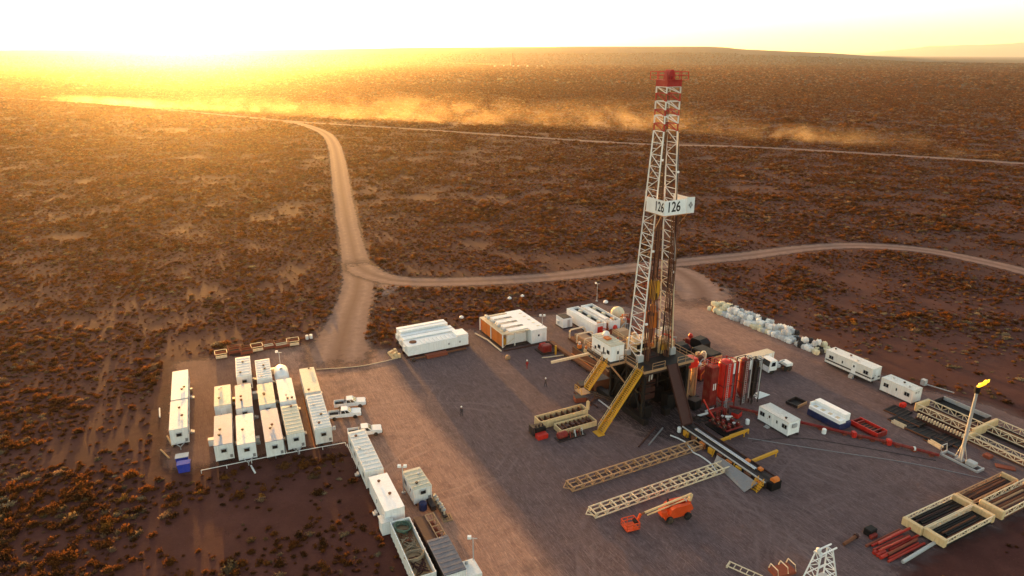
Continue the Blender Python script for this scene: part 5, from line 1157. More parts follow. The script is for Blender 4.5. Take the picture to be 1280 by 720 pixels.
for k, (a, b, s_, m_) in enumerate(((10.8, -7.4, 1.0, 'orange_paint'), (12.2, -9.6, 1.2, 'rust_red'), (8.3, -6.8, .8, 'yellow_paint'), (14.6, -7.0, 1.3, 'tan_steel'), (16.5, -11.0, 1.1, 'dull_red'), (11.5, -12.5, 1.2, 'rust'), (17.6, -20.5, 1.3, 'orange_paint'), (15.8, -22.6, 1.0, 'cream_paint'), (18.0, -25.5, 1.2, 'rust_red'))):
    t = site('machine_unit', ('small orange machine', 'rust-red machine', 'small yellow machine', 'tan machine', 'dark red machine', 'rusty brown machine', 'orange machine', 'small cream machine', 'large rust-red machine')[k] + (' close behind the right side of the rig floor', ' behind the right corner of the rig floor', ' close behind the rig floor', ' right behind the red silo', ' between the rig and the black mud pump', ' beside the tan mud tank', ' behind the dark red mud pump', ' near the tan mud pump', ' at the back near the cream heap')[k], 'machine', a, b, .02, R(rd.uniform(-15, 15)))
    bx(t, 'skid', 'dark_steel', -s_ * 1.1, -s_ * .8, 0, s_ * 1.1, s_ * .8, .2); bx(t, 'body', m_, -s_, -s_ * .7, .2, s_ * .3, s_ * .7, s_ * 1.5, .1); MB().lathe([(s_ * .4, 0), (s_ * .42, s_ * .3), (s_ * .3, s_ * 1.3), (s_ * .1, s_ * 1.5)], 12, (s_ * .7, 0, .2)).build('vessel', ('cream_paint', 'rust_red', 'galv')[k % 3], t); MB().path([(-s_ * .5, -s_ * .9, .2), (-s_ * .4, -s_ * .9, s_), (s_ * .6, -s_ * .6, s_ * 1.2)], .09).build('pipe', 'galv', t)
rd = random.Random(31)
for k, (a, b, s_, m_, lab) in enumerate(((7.0, -7.6, 1.7, 'rust_red', 'tall rust-red pump house right behind the mast foot'), (10.2, -5.2, 1.5, 'orange_paint', 'tall orange unit at the back corner of the rig floor'), (13.0, -4.6, 1.6, 'tan_steel', 'tall tan unit behind the red silo'), (15.6, -3.6, 1.4, 'dull_red', 'tall dark red unit behind the slim silos'), (18.6, -7.2, 1.5, 'brown_steel', 'brown unit beside the sheet-covered machine'), (12.4, -14.2, 1.6, 'cream_paint', 'cream unit in front of the dark red mud pump'), (16.6, -17.0, 1.5, 'orange_paint', 'orange unit between the two mud pumps'), (20.6, -18.6, 1.4, 'red_paint', 'bright red unit beside the black mud pump'), (10.8, -29.4, 1.3, 'red_paint', 'bright red unit at the near end of the paired white tanks'), (13.6, -30.2, 1.4, 'rust_red', 'rust unit at the near end of the right white tank'), (16.6, -29.6, 1.3, 'tan_steel', 'tan unit beside the right white tank'), (19.0, -31.6, 1.2, 'rust', 'rusty unit in front of the cream heap'))):
    t = site('process_unit', lab, 'machine', a, b, .02, R(rd.uniform(-10, 10)))
    bx(t, 'skid', 'dark_steel', -s_, -s_ * .9, 0, s_, s_ * .9, .25); bx(t, 'body', m_, -s_ * .9, -s_ * .6, .25, s_ * .1, s_ * .7, s_ * 1.7, .1); MB().lathe([(s_ * .35, 0), (s_ * .38, .2), (s_ * .38, s_ * 1.6), (s_ * .2, s_ * 1.9)], 12, (s_ * .55, s_ * .2, .25)).build('vessel', ('ivory_paint', 'orange_paint', 'galv', 'rust_red')[k % 4], t)
    railing(t, [(-s_ * .9, -s_ * .6, s_ * 1.7), (s_ * .1, -s_ * .6, s_ * 1.7)], .9, ('cream_paint', 'rust_red', 'galv')[k % 3], .8); MB().path([(s_ * .5, -s_ * .8, .25), (s_ * .5, -s_ * .8, s_ * 1.3), (-s_ * .2, -s_ * .75, s_ * 1.5), (-s_ * .8, -s_ * .7, s_ * .9), (-s_ * .8, -s_ * .75, .25)], .11).build('pipework', ('orange_paint', 'galv', 'red_paint')[k % 3], t)
    MB().lathe([(s_ * .22, -.4), (s_ * .25, 0), (s_ * .22, .4)], 10, (-s_ * .4, s_ * .1, s_ * 1.7 + s_ * .28), 'x').build('motor', ('galv', 'cream_paint', 'orange_paint')[k % 3], t)
# separator column, chutes
t = site('gas_separator', 'tall cream cylinder column right of the rig floor', 'separator', 9.4, 1.0); MB().lathe([(.5, 0), (.55, .2), (.55, 5.6), (.35, 6.1), (.12, 6.3)], 14, (0, 0, .1)).build('vessel', 'cream_paint', t, False); MB().path([(.3, 0, 5.0), (1.2, .4, 6.0), (2.0, 2.0, 6.0), (2.0, 3.0, 3.0)], .14).build('vent_line', 'red_paint', t); bx(t, 'base', 'dark_steel', -.9, -.9, 0, .9, .9, .1)
t = site('flow_chute', 'brown diagonal chute from the rig floor to the mud tanks', 'chute', 7.2, -1.0); MB().bar((-1.8, 1.2, 8.4), (1.6, -1.2, 2.2), .9, .7).build('trough', 'rust_red', t); MB().bar((1.5, -1.1, 0), (1.5, -1.1, 2.0), .2).build('support', 'rust', t)
t = site('red_header_tank', 'red tank on tan legs beside the rig floor', 'tank', 7.4, 1.8); bx(t, 'tank', 'red_paint', -1.0, -1.1, 6.6, 1.0, 1.1, 8.2, .2)
for x in (-.8, .8):
    for y in (-.9, .9): bx(t, 'leg', 'tan_steel', x - .12, y - .12, 0, x + .12, y + .12, 6.6)
MB().bar((-.8, -.9, .4), (.8, -.9, 6.3), .12).build('brace', 'tan_steel', t)
# silos
def silo(label, a, b, r, h_, m, frame, m2=None):
    t = site('silo', label, 'silo', a, b, .02, 0, 'silos right of the rig')
    MB().lathe([(r * .35, .9), (r, 1.9), (r, h_ - .5), (r * .8, h_ - .1), (r * .3, h_ + .12)], 20).build('tank', m, t, False)
    for x in (-r - .12, r + .12):
        for y in (-r - .12, r + .12): bx(t, 'post', frame, x - .08, y - .08, 0, x + .08, y + .08, h_)
    for z in (1.2, h_ * .5, h_):
        rg = MB()
        for s_ in (-1, 1): rg.bar((-r - .12, s_ * (r + .12), z), (r + .12, s_ * (r + .12), z), .1).bar((s_ * (r + .12), -r - .12, z), (s_ * (r + .12), r + .12, z), .1)
        rg.build('ring_beam', frame, t)
    MB().path([(r * .2, -r * .5, h_), (r * .2, -r * .5, h_ + .7), (r * .55, -r * .9, h_ + .7), (r * .75, -r - .25, h_), (r * .75, -r - .25, 1.0)], .09).build('fill_pipe', m2 or m, t)
    ld = MB()
    for x in (-.2, .2): ld.bar((x - r * .5, -r - .2, .2), (x - r * .5, -r - .2, h_), .05)
    for k in range(int(h_ / .4)): ld.bar((-.2 - r * .5, -r - .2, .4 + k * .4), (.2 - r * .5, -r - .2, .4 + k * .4), .04)
    ld.build('ladder', 'galv' if m != 'black_steel' else 'dark_steel', t); MB().lathe([(r * .5, 0), (r * .5, .06)], 12, (0, 0, .02)).build('foot', 'dark_steel', t)
    return t
s1 = silo('bright red cylindrical silo in a red frame right of the rig', 11.6, 6.0, 1.25, 8.4, 'red_paint', 'dull_red')
t = site('silo_cabinet', 'dark red boxy tank with white marks left of the bright silo', 'tank', 9.3, 5.2); bx(t, 'body', 'dull_red', -.85, -.95, .5, .85, .95, 7.6, .12); bx(t, 'marking', 'white_clean', -.3, -.965, 3.4, -.12, -.952, 4.6); bx(t, 'marking', 'white_clean', .1, -.965, 3.4, .28, -.952, 4.6)
for x in (-.8, .8):
    for y in (-.9, .9): bx(t, 'leg', 'dull_red', x - .08, y - .08, 0, x + .08, y + .08, .5)
railing(t, [(-.85, -.95, 7.6), (.85, -.95, 7.6), (.85, .95, 7.6), (-.85, .95, 7.6)], 1.0, 'red_paint', .9, 'railing', True)
silo('dark red slim silo with ladder beside the white wall tank', 15.3, 6.6, .8, 8.2, 'dull_red', 'brown_steel', 'galv'); silo('black slim silo at the right end of the silo row', 17.1, 7.3, .62, 8.0, 'black_steel', 'dark_steel', 'galv')
t = site('wall_tank', 'long low white tank standing behind the silos', 'tank', 26.6, -2.6); bx(t, 'shell', 'white_clean', -5.6, -.9, .15, 5.6, .9, 2.5); bx(t, 'lid', 'ivory_paint', -5.65, -.95, 2.503, 5.65, .95, 2.58)
for k in range(9): bx(t, 'stiffener', 'ivory_paint', -5.2 + k * 1.3 - .05, -.96, .2, -5.2 + k * 1.3 + .05, -.902, 2.45)
bx(t, 'skid', 'dark_steel', -5.7, -.7, 0, 5.7, .7, .147)
t = site('folded_tarp', 'white folded sheet on the ground beside the dark silos', 'sheet', 20.0, 6.4); MB().add([(-1.6, -1.1, .03), (1.8, -.9, .03), (1.2, .9, .04), (-1.2, .8, .04), (-.2, 0, .75)], [(0, 1, 4), (1, 2, 4), (2, 3, 4), (3, 0, 4), (3, 2, 1, 0)]).build('sheet', 'fabric_white', t)
# choke manifold and pipework beside the catwalk head
t = site('choke_manifold', 'dark red valve manifold with a yellow guard beam beside the catwalk', 'manifold', 6.4, 12.2)
bx(t, 'skid', 'black_steel', -2.2, -2.3, .05, 2.2, 2.3, .3)
for k in range(4):
    x = -1.5 + k; MB().tube((x, -1.9, .9), (x, 1.9, .9), .13).build('run_pipe', ('dull_red', 'rust')[k % 2], t)
    for y in (-1.2, .1, 1.3): vv = bx(t, 'valve', 'dull_red' if (k % 2) else 'brown_steel', x - .22, y - .3, .62, x + .22, y + .3, 1.25, .05); MB().lathe([(.26, 0), (.26, .06)], 12, (x, y, 1.5)).build('hand_wheel', ('rust', 'dull_red', 'galv')[k % 3], vv); MB().tube((x, y, 1.2), (x, y, 1.5), .05).build('stem', 'galv', vv)
for y in (-1.9, 1.9): MB().tube((-1.7, y, .9), (1.7, y, .9), .15).build('header', 'dull_red', t)
MB().bar((-1.9, -2.9, .7), (2.1, -2.9, .7), .25, .35).build('guard_beam', 'yellow_paint', t)
for x in (-1.8, 2.0): bx(t, 'guard_post', 'yellow_paint', x - .08, -2.98, 0, x + .08, -2.82, .55)
MB().path([(-.5, 2.0, .9), (-.9, 3.2, 2.2), (-1.3, 4.0, 3.6)], .12).build('riser', 'red_paint', t)
for k, (a, b, da, db, lab) in enumerate(((5.0, 7.2, 1.3, 1.1, 'white propped beam leaning beside the rig base'), (7.3, 6.6, .9, 1.0, 'white short pipe leaning by the red tank foot'), (7.4, 11.0, .9, .7, 'white short pipe lying over the red manifold'))):
    z_ = 1.9 if k == 2 else .9; o = MB().bar((0, 0, 0), (da, -db, z_ * (.9 if k < 2 else .05)), .26).build('loose_beam', 'white_clean'); o.location = S(a, b, 1.3 if k == 2 else .14); o.rotation_euler[2] = AN; tag(o, lab, 'beam')
for k, (a, b, lab) in enumerate(((-.9, 9.6, 'white drum beside the foot of the brown ramp'), (10.6, 12.8, 'small white drum on the pad right of the manifold'), (19.2, 20.6, 'small white cone on the pad below the blue tank'))):
    tag(MB().lathe([(.3, 0), (.34, .05), (.34, .75), (.28, .85)], 12).build('drum', 'white_clean', loc=S(a, b)), lab, 'drum')
t = site('accumulator_unit', 'dark red rack of pressure bottles at the right foot of the rig', 'accumulator', 8.0, 9.0); bx(t, 'skid', 'black_steel', -1.8, -1.1, .03, 1.8, 1.1, .25); bx(t, 'reservoir', 'dull_red', -1.6, .1, .25, 1.6, 1.0, 1.3, .08)
for k in range(7): MB().lathe([(.05, 0), (.17, .1), (.17, 1.25), (.05, 1.4)], 10, (-1.5 + k * .5, -.55, .26)).build('bottle', 'dull_red' if k % 3 else 'brown_steel', t)
def tangle(label, a, b, n, spread, m_, seed, r_=.07):
    q_ = random.Random(seed); P0 = [Vector((q_.uniform(-spread, spread), q_.uniform(-spread, spread) * .8, r_ + q_.uniform(0, .35))) for _ in range(n)]; P1 = []
    for i in range(n - 1):
        for k in range(4): P1.append(P0[i].lerp(P0[i + 1], k / 4) + Vector((.15 * math.sin(i + k), .15 * math.cos(i * 2 + k), .03)))
    o = MB().path(P1, r_, 5).build('hose_tangle', m_); o.location = S(a, b, .03); o.rotation_euler[2] = AN; tag(o, label, 'hose')
tangle('dark hose tangle on the ground between the ramp and the red accumulator', 4.6, 8.2, 12, 1.5, 'rubber', 1, .09); tangle('brown hose tangle in front of the dark red boxy tank', 9.6, 8.2, 10, 1.3, 'brown_steel', 2); tangle('black hose tangle left of the substructure', -7.2, .6, 12, 1.4, 'rubber', 3, .08); tangle('rusty hose tangle under the white drillers cabin', -7.0, -6.0, 12, 1.7, 'rust', 4, .08)
for k, (a, b, L, m_, lab) in enumerate(((-8.6, -9.5, 5.5, 'rust', 'rusty pipe lying under the short yellow stairway'), (-8.0, -9.2, 6.2, 'brown_steel', 'dark pipe lying under the short yellow stairway'), (-6.4, -5.0, 4.5, 'galv', 'pale pipe lying beside the left base of the rig'), (-3.4, 6.8, 7.0, 'brown_steel', 'dark pipe lying in front of the rig base'), (-2.6, 7.6, 6.0, 'grey_steel', 'grey pipe lying in front of the rig base'))):
    o = MB().tube((0, 0, 0), (0, -L, 0), .13, 8).build('loose_pipe', m_); o.location = S(a, b, .15); o.rotation_euler[2] = AN + (R(-60) if k > 2 else 0); tag(o, lab, 'pipe')
for k, (a, b, sx_b, sy_b, h_, m_, lab) in enumerate(((-9.4, -6.4, 1.0, .7, .9, 'rust_red', 'red steel box left of the rig under the drillers cabin'), (-6.2, -9.4, 1.4, .9, 1.4, 'brown_steel', 'dark brown steel box behind the short stairway'), (-3.6, -9.0, 1.6, 1.1, 2.0, 'rust', 'rusty steel tank behind the substructure'), (-9.6, 1.2, .5, .35, .45, 'orange_paint', 'small orange box beside the long yellow stairway'), (6.6, 4.6, .9, .8, 1.6, 'black_steel', 'black steel box at the right side of the rig base'), (10.8, 10.2, .8, .6, .9, 'red_paint', 'small red box behind the manifold'))):
    t = site('steel_box', lab, 'box', a, b, .02, R(7 * k - 15)); bx(t, 'body', m_, -sx_b, -sy_b, .08, sx_b, sy_b, h_, .05); bx(t, 'lid', 'dark_steel', -sx_b * .95, -sy_b * .95, h_ + .003, sx_b * .95, sy_b * .95, h_ + .06); bx(t, 'skid', 'dark_steel', -sx_b * 1.05, -sy_b * .8, 0, sx_b * 1.05, sy_b * .8, .078)
# stores row: bulk bags
def bag_mesh(seed, m):
    b_ = bmesh.new(); bmesh.ops.create_cube(b_, size=1.0); bmesh.ops.subdivide_edges(b_, edges=b_.edges, cuts=3, use_grid_fill=True); rd = random.Random(seed)
    for v in b_.verts:
        d = v.co.copy(); s = d.normalized() * .62; d = d.lerp(s, .38); d.z *= .95
        d += Vector([mnoise.noise(d * 3 + Vector((seed, j * 7, 0))) for j in range(3)]) * .10
        if d.z > .3: d.xy *= .90
        v.co = d + Vector((0, 0, .47))
    # gathered neck and lifting loops
    for a in range(4):
        x, y = (.3 if a % 2 else -.3), (.3 if a // 2 else -.3); g_ = bmesh.ops.create_cube(b_, size=1.0)['verts']
        for v in g_: v.co = Vector((x + v.co.x * .10, y + v.co.y * .04, .98 + v.co.z * .2))
    me = bpy.data.meshes.new('bulk_bag'); b_.to_mesh(me); b_.free(); me.materials.append(MAT[m]); return me
BAGS = {k: [bag_mesh(s + 10 * i, k) for s in range(3)] for i, k in enumerate(('fabric_white', 'fabric_cream', 'fabric_grey', 'fabric_black'))}
BL = {'fabric_white': ('white bulk bag in the long row at the right edge of the pad', 'white bags in the row'), 'fabric_cream': ('cream bulk bag in the long row at the right edge of the pad', 'cream bags in the row'), 'fabric_grey': ('grey bulk bag in the long row at the right edge of the pad', 'grey bags in the row'), 'fabric_black': ('black bulk bag in the long row at the right edge of the pad', 'black bags in the row')}
rd = random.Random(8)
p0, p1 = U(893, 386), U(1028, 441); nrow = 36
dr = (p1 - p0).normalized(); nr_ = Vector((-dr.y, dr.x, 0))
for i in range(nrow):
    for j in range(4):
        for lv in range(2):
            u_ = i / (nrow - 1)
            if lv and (rd.random() < (.25 if u_ < .75 else .7) or j == 0): continue
            if rd.random() < .10: continue
            k = 'fabric_white'; q_ = rd.random()
            if u_ < .14: k = 'fabric_cream'
            elif j == 3 and u_ < .5 and q_ < .5: k = 'fabric_black'
            elif .42 < u_ < .6 and j == 0 and q_ < .7: k = 'fabric_cream'
            elif u_ > .7 and q_ < .35: k = 'fabric_black'
            elif u_ > .97: k = 'fabric_cream'
            elif q_ > .68: k = 'fabric_grey'
            w_ = p0.lerp(p1, u_) + nr_ * ((j - 1.5) * 1.0 + rd.uniform(-.22, .22)) + dr * rd.uniform(-.15, .15)
            s_ = rd.uniform(.88, 1.2); o = obj('bulk_bag', rd.choice(BAGS[k]), None, (w_.x, w_.y, lv * .98 - .01), rd.uniform(0, 3), (s_, s_, rd.uniform(.85, 1.15)))
            tag(o, ('upper ' if lv else '') + BL[k][0], 'bulk bag', ('upper ' if lv else '') + BL[k][1])
# right-hand cabins
RB = AN + math.pi / 2
def sc2(a, b): q = S(a, b); return (q.x, q.y)
cabin('long_trailer', 'long white trailer with dark stripes at the end of the bag row', 'trailer', sc2(42.0, 8.1), 9.8, RB, H=2.5, z0=.75, roof='roof_white', ribs=0, sides=((1, 'wdsw'),), stripe='dark_steel', wheels=True, near='door')
cb2 = cabin('site_cabin', 'white cabin with two windows behind the dark steel mats', 'cabin', sc2(41.5, 18.2), 5.8, RB, H=2.45, z0=.3, roof='roof_white', near='none', sides=((1, 'wsw'),))
mk = MB(); e = -2.9 - .01
mk.box(e - .006, -.55, 1.9, e, -.45, 2.3).box(e - .006, -.45, 2.22, e, -.2, 2.3).box(e - .006, -.45, 1.9, e, -.2, 1.98).box(e - .006, .05, 1.9, e, .15, 2.3).box(e - .006, .15, 2.05, e, .4, 2.15).box(e - .006, .35, 1.9, e, .45, 2.3); mk.build('marking', 'print_black', cb2)
cb3 = cabin('site_cabin', 'white cabin with two dark windows standing alone near the red pipeline', 'cabin', sc2(14.2, 15.8), 6.0, RB, H=2.35, z0=.3, roof='roof_white', near='none', sides=((1, 'wsdw'),), wall='white_clean')
bx(cb3, 'air_conditioner', 'galv', -3.3, -.4, 1.6, -3.06, .5, 2.2)
t = site('mud_vat', 'navy blue tank with white stepped top near the red skid', 'tank', 23.3, 18.2, .02)
bx(t, 'hull', 'navy_paint', -1.5, -3.1, .05, 1.3, 3.1, 1.15, .05); bx(t, 'white_top', 'white_clean', -1.4, -3.0, 1.153, .1, 3.0, 1.75, .05); bx(t, 'white_back', 'white_clean', .15, -2.7, 1.153, 1.4, 3.2, 2.35, .05); bx(t, 'end_fin', 'white_clean', -1.0, 3.02, 1.16, .1, 3.2, 2.2)
for k in range(4): bx(t, 'hatch', 'ivory_paint', -1.0, -2.3 + k * 1.4, 1.752, -.4, -1.7 + k * 1.4, 1.82)
t = site('black_tray', 'low black open tray beside the white cabin', 'tray', 23.2, 11.7, .015, R(8)); bx(t, 'floor', 'black_steel', -1.4, -1.1, .05, 1.4, 1.1, .12)
for x in (-1.4, 1.4): bx(t, 'side_wall', 'dark_steel', x - .06, -1.1, .05, x + .06, 1.1, .55)
for y in (-1.1, 1.1): bx(t, 'end_wall', 'tan_steel' if y < 0 else 'dark_steel', -1.34, y - .06, .05, 1.34, y + .06, .54)
t = site('red_skid', 'dark red framed skid beside the red pipeline', 'equipment skid', 26.3, 23.2); bx(t, 'base', 'dull_red', -1.2, -2.4, .05, 1.2, 2.4, .35); bx(t, 'well', 'black_steel', -.8, -1.7, .352, .8, 1.7, .6)
for x in (-1.1, 1.1): bx(t, 'side_rail', 'red_paint', x - .08, -2.4, .352, x + .08, 2.4, .95)
for y in (-2.3, -1.5, 1.5, 2.3): bx(t, 'cross_member', 'dull_red', -1.0, y - .1, .36, 1.0, y + .1, .9)
for k in range(5): bx(t, 'slat', 'rust_red', -.75, -1.3 + k * .6, .603, .75, -1.1 + k * .6, .64)
# red flare pipeline
P_ = [S(11.8, 7.6), S(17.0, 15.2), S(22.6, 23.6), S(25.4, 27.6), S(28.6, 33.3)]
t = thing('red_pipeline', 'long dark red pipeline running from the silos to the flare', 'pipeline')
for k, (a, b) in enumerate(zip(P_, P_[1:])):
    MB().tube(a + Vector((0, 0, .45)), b + Vector((0, 0, .45)), .24, 10).build('pipe_length', 'dull_red', t); q_ = b if k < 3 else a.lerp(b, .5)
    MB().lathe([(.34, -.12), (.34, .12)], 12, (q_.x, q_.y, .45), 'x').build('flange', 'white_paint' if k in (1, 3) else 'dull_red', t)
    for f in (.15, .5, .85): q2 = a.lerp(b, f); bx(t, 'sleeper', 'rust_red', q2.x - .3, q2.y - .3, .02, q2.x + .3, q2.y + .3, .25)
for k in (2, 3): q_ = P_[k]; bx(t, 'valve_box', 'red_paint', q_.x - .5, q_.y - .4, .1, q_.x + .1, q_.y + .4, 1.0, .06)
# flare stack
t = site('flare_stack', 'slim grey flare stack on a skid with a burning tip', 'flare stack', 30.3, 35.4)
MB().lathe([(.28, .2), (.26, 3.0), (.2, 11.0), (.2, 11.3)], 10).build('stack', 'galv', t); MB().lathe([(.2, 0), (.36, .15), (.4, .9), (.3, 1.0)], 10, (0, 0, 11.3)).build('burner_tip', 'black_steel', t)
for y in (-2.9, 2.4): bx(t, 'skid_end', 'galv', -.8, y - .1, .05, .8, y + .1, .45)
for x in (-.75, .75): bx(t, 'skid_rail', 'galv', x - .1, -2.8, .05, x + .1, 2.3, .35)
bx(t, 'platform', 'grey_steel', -.6, -.6, .36, .6, .6, .5); bx(t, 'knockout_drum', 'galv', -.5, -2.2, .36, .5, -.9, 1.0, .1); MB().path([(-.7, 2.4, .45), (-.7, 2.6, 1.5), (.7, 2.6, 1.5), (.7, 2.4, .45)], .08).build('hoop', 'galv', t)
for s_ in ((-.7, -.5), (.7, -.5), (0, .8)): MB().tube((s_[0], s_[1], .5), (0, 0, 3.6), .05, 5).build('stay', 'galv', t)
fl = MB(); pr = []
for k in range(29):
    f = k / 28; pr.append((max(.015, .50 * math.sin(math.pi * min(1, f * .86 + .10)) ** .9 * (1 - .35 * f)), f))
fl.lathe(pr, 22)
def lick(v):
    f = v[2]; P3 = Vector((v[0] * 2.2, v[1] * 2.2, f * 3.2)); a_ = .10 + .45 * f
    n_ = [mnoise.fractal(P3 + Vector((7 * j_, 3, 0)), 1.0, 2.0, 3) for j_ in range(3)]
    return (v[0] * (1 + .6 * n_[2]) + 2.0 * f ** 1.1 + a_ * .8 * n_[0], v[1] * (1 + .6 * n_[2]) + .25 * f + a_ * .7 * n_[1], f * 1.7 + a_ * .7 * n_[2])
fl.v = [lick(v) for v in fl.v]
fo = fl.build('flame', 'flame', None, True); fo.location = S(30.3, 35.4, 12.25); fo.rotation_euler = (0, 0, R(-5)); fo.scale = (.72, .72, .72); tag(fo, 'bright yellow flame blowing right at the flare tip', 'flame')
# truck
t = site('flatbed_truck', 'white cab-over truck with bare chassis beside the long white tank', 'truck', 30.6, .6, .015, R(172))
bx(t, 'chassis', 'dark_steel', -2.9, -.45, .7, 2.0, .45, .95); cbm = MB().prism([(1.0, .75), (2.7, .75), (2.75, 1.5), (2.45, 2.75), (1.15, 2.8), (1.0, 2.6)], -1.15, 1.15, 'y').build('cab', 'white_clean', t)
MB().add([(2.765, -1.0, 1.55), (2.765, 1.0, 1.55), (2.50, .95, 2.6), (2.50, -.95, 2.6)], [(0, 1, 2, 3)]).build('windscreen', 'glass', cbm)
for y in (-1.165, 1.165): MB().add([(1.4, y, 1.6), (2.35, y, 1.6), (2.2, y, 2.4), (1.4, y, 2.45)], [(0, 1, 2, 3)]).build('side_window', 'glass', cbm)
bx(t, 'bumper', 'white_paint', 2.6, -1.15, .45, 2.85, 1.15, .8); bx(t, 'crane_base', 'galv', -.2, -.8, .96, .6, .8, 1.5, .06); bx(t, 'rear_box', 'white_paint', -2.9, -1.0, .97, -1.4, 1.0, 1.5, .05); MB().bar((.2, 0, 1.5), (-1.6, 0, 1.9), .2).build('crane_arm', 'galv', t)
for x in (1.9, -1.2, -2.2):
    for y in (-.95, .95): wheel(t, (x, y, .5), .5, .3)
for y in (-.85, .85): bx(t, 'headlight', 'lamp_glass', 2.855, y - .15, .95, 2.90, y + .15, 1.15)
# people
def person(label, at, rz, suit, stride=.25):
    pts_ = [(0, 0, .95), (0, 0, 1.18), (0, 0, 1.42), (0, 0, 1.53), (0, .02, 1.68), (.11, 0, .90), (.12, stride * .5, .5), (.12, stride * .6, .08), (.12, stride * .6 + .14, .04), (-.11, 0, .90), (-.12, -stride * .2, .5), (-.12, -stride * .7, .10), (-.12, -stride * .7 + .14, .04), (.21, 0, 1.42), (.27, -.06, 1.14), (.25, .08, .90), (.25, .12, .82), (-.21, 0, 1.42), (-.27, .06, 1.14), (-.25, .14, .92), (-.25, .19, .85)]
    ed = [(0, 1), (1, 2), (2, 3), (3, 4), (0, 5), (5, 6), (6, 7), (7, 8), (0, 9), (9, 10), (10, 11), (11, 12), (2, 13), (13, 14), (14, 15), (15, 16), (2, 17), (17, 18), (18, 19), (19, 20)]
    rad_ = [.15, .15, .17, .06, .105, .10, .075, .055, .05, .10, .075, .055, .05, .075, .055, .045, .045, .075, .055, .045, .045]
    me = bpy.data.meshes.new('body'); me.from_pydata(pts_, ed, []); o = bpy.data.objects.new('body', me); C.objects.link(o)
    md = o.modifiers.new('s', 'SKIN'); 
    for v, r_ in zip(me.skin_vertices[0].data, rad_): v.radius = (r_, r_ * .85)
    me.skin_vertices[0].data[0].use_root = True; o.modifiers.new('u', 'SUBSURF').levels = 1
    dg = bpy.context.evaluated_depsgraph_get(); m2 = bpy.data.meshes.new_from_object(o.evaluated_get(dg)); bpy.data.objects.remove(o)
    m2.materials.clear(); m2.materials.append(MAT[suit]); m2.materials.append(MAT['skin'])
    for f in m2.polygons: f.material_index = 1 if f.center.z > 1.5 or (abs(f.center.x) > .2 and f.center.z < .88) else 0
    m2.shade_smooth(); t = thing('person', label, 'person', at, rz); obj('body', m2, t)
    MB().lathe([(.15, 0), (.125, .03), (.12, .09), (.05, .15)], 12, (0, .02, 1.74)).build('helmet', 'helmet_white', t)
person('person in red coveralls and white helmet walking on the pad', S(-11.3, -22.0), R(40), 'coverall_red')
person('person in dark coveralls walking toward the rig', S(-12.0, -13.8), R(-60), 'coverall_dark', .35)
person('person in dark clothing alone on the open grey pad', S(-29.7, -11.1), R(150), 'coverall_dark', .15)
# ------------------------------------------------------------ stored steel on the right
def mat_plate(label, a, b, wx, wy, rz, tilt=0.0, z=.05, m='black_steel'):
    t = site('steel_mat', label, 'steel mat', a, b, z, rz, 'dark steel mats stacked at right'); t.rotation_euler[1] = tilt
    bx(t, 'plate', m, -wx, -wy, .0, wx, wy, .16)
    for y in np.linspace(-wy + .2, wy - .2, 5): bx(t, 'rib', 'dark_steel', -wx, y - .06, .162, wx, y + .06, .22)
    bx(t, 'edge_rail', 'rust', -wx - .06, -wy, -.02, -wx - .003, wy, .2)
mat_plate('black mat at the top left of the dark pile', 36.2, 21.6, 1.6, 1.6, R(6)); mat_plate('black mat in front, cream edged, left of the dark pile', 33.2, 24.4, 1.1, 1.9, R(-6), R(-7), .15); mat_plate('black mat low in the middle of the dark pile', 33.6, 27.6, 1.7, 2.0, R(4), R(4), .1)
mat_plate('black mat at the front corner of the dark pile', 32.6, 30.8, 1.3, 1.7, R(-4), R(-8), .2); mat_plate('black mat lying over the dark pile by the comb rack', 34.9, 24.9, 1.0, 1.8, R(2), 0, .3); mat_plate('black mat at the right end of the dark pile', 34.6, 31.4, 1.4, 1.8, R(3), R(3), .2)
for k, (a, b, rz) in enumerate(((32.1, 24.5, 0), (31.4, 31.0, R(-8)))):
    t = site('edge_trough', 'cream pressed channel lying %s the dark mats' % ('left of' if k == 0 else 'in front of'), 'channel', a, b, .02, rz); MB().prism([(-.3, 0), (.3, 0), (.3, .5), (.22, .5), (.22, .08), (-.22, .08), (-.22, .5), (-.3, .5)], -1.1, 1.1, 'y').build('channel', 'ivory_paint', t)
t = site('comb_rack', 'long rail with a comb of cream teeth between the mats and the lattice', 'rack', 36.2, 28.6); bx(t, 'rail', 'brown_steel', -.2, -3.9, .1, .2, 3.9, .75)
tm = MB().box(-.22, -.06, 0, .22, .06, .6).mesh('tooth', 'ivory_paint')
for k in range(17): obj('tooth', tm, t, (-.05, -3.6 + k * .45, .752 + .06 * (k % 2)))
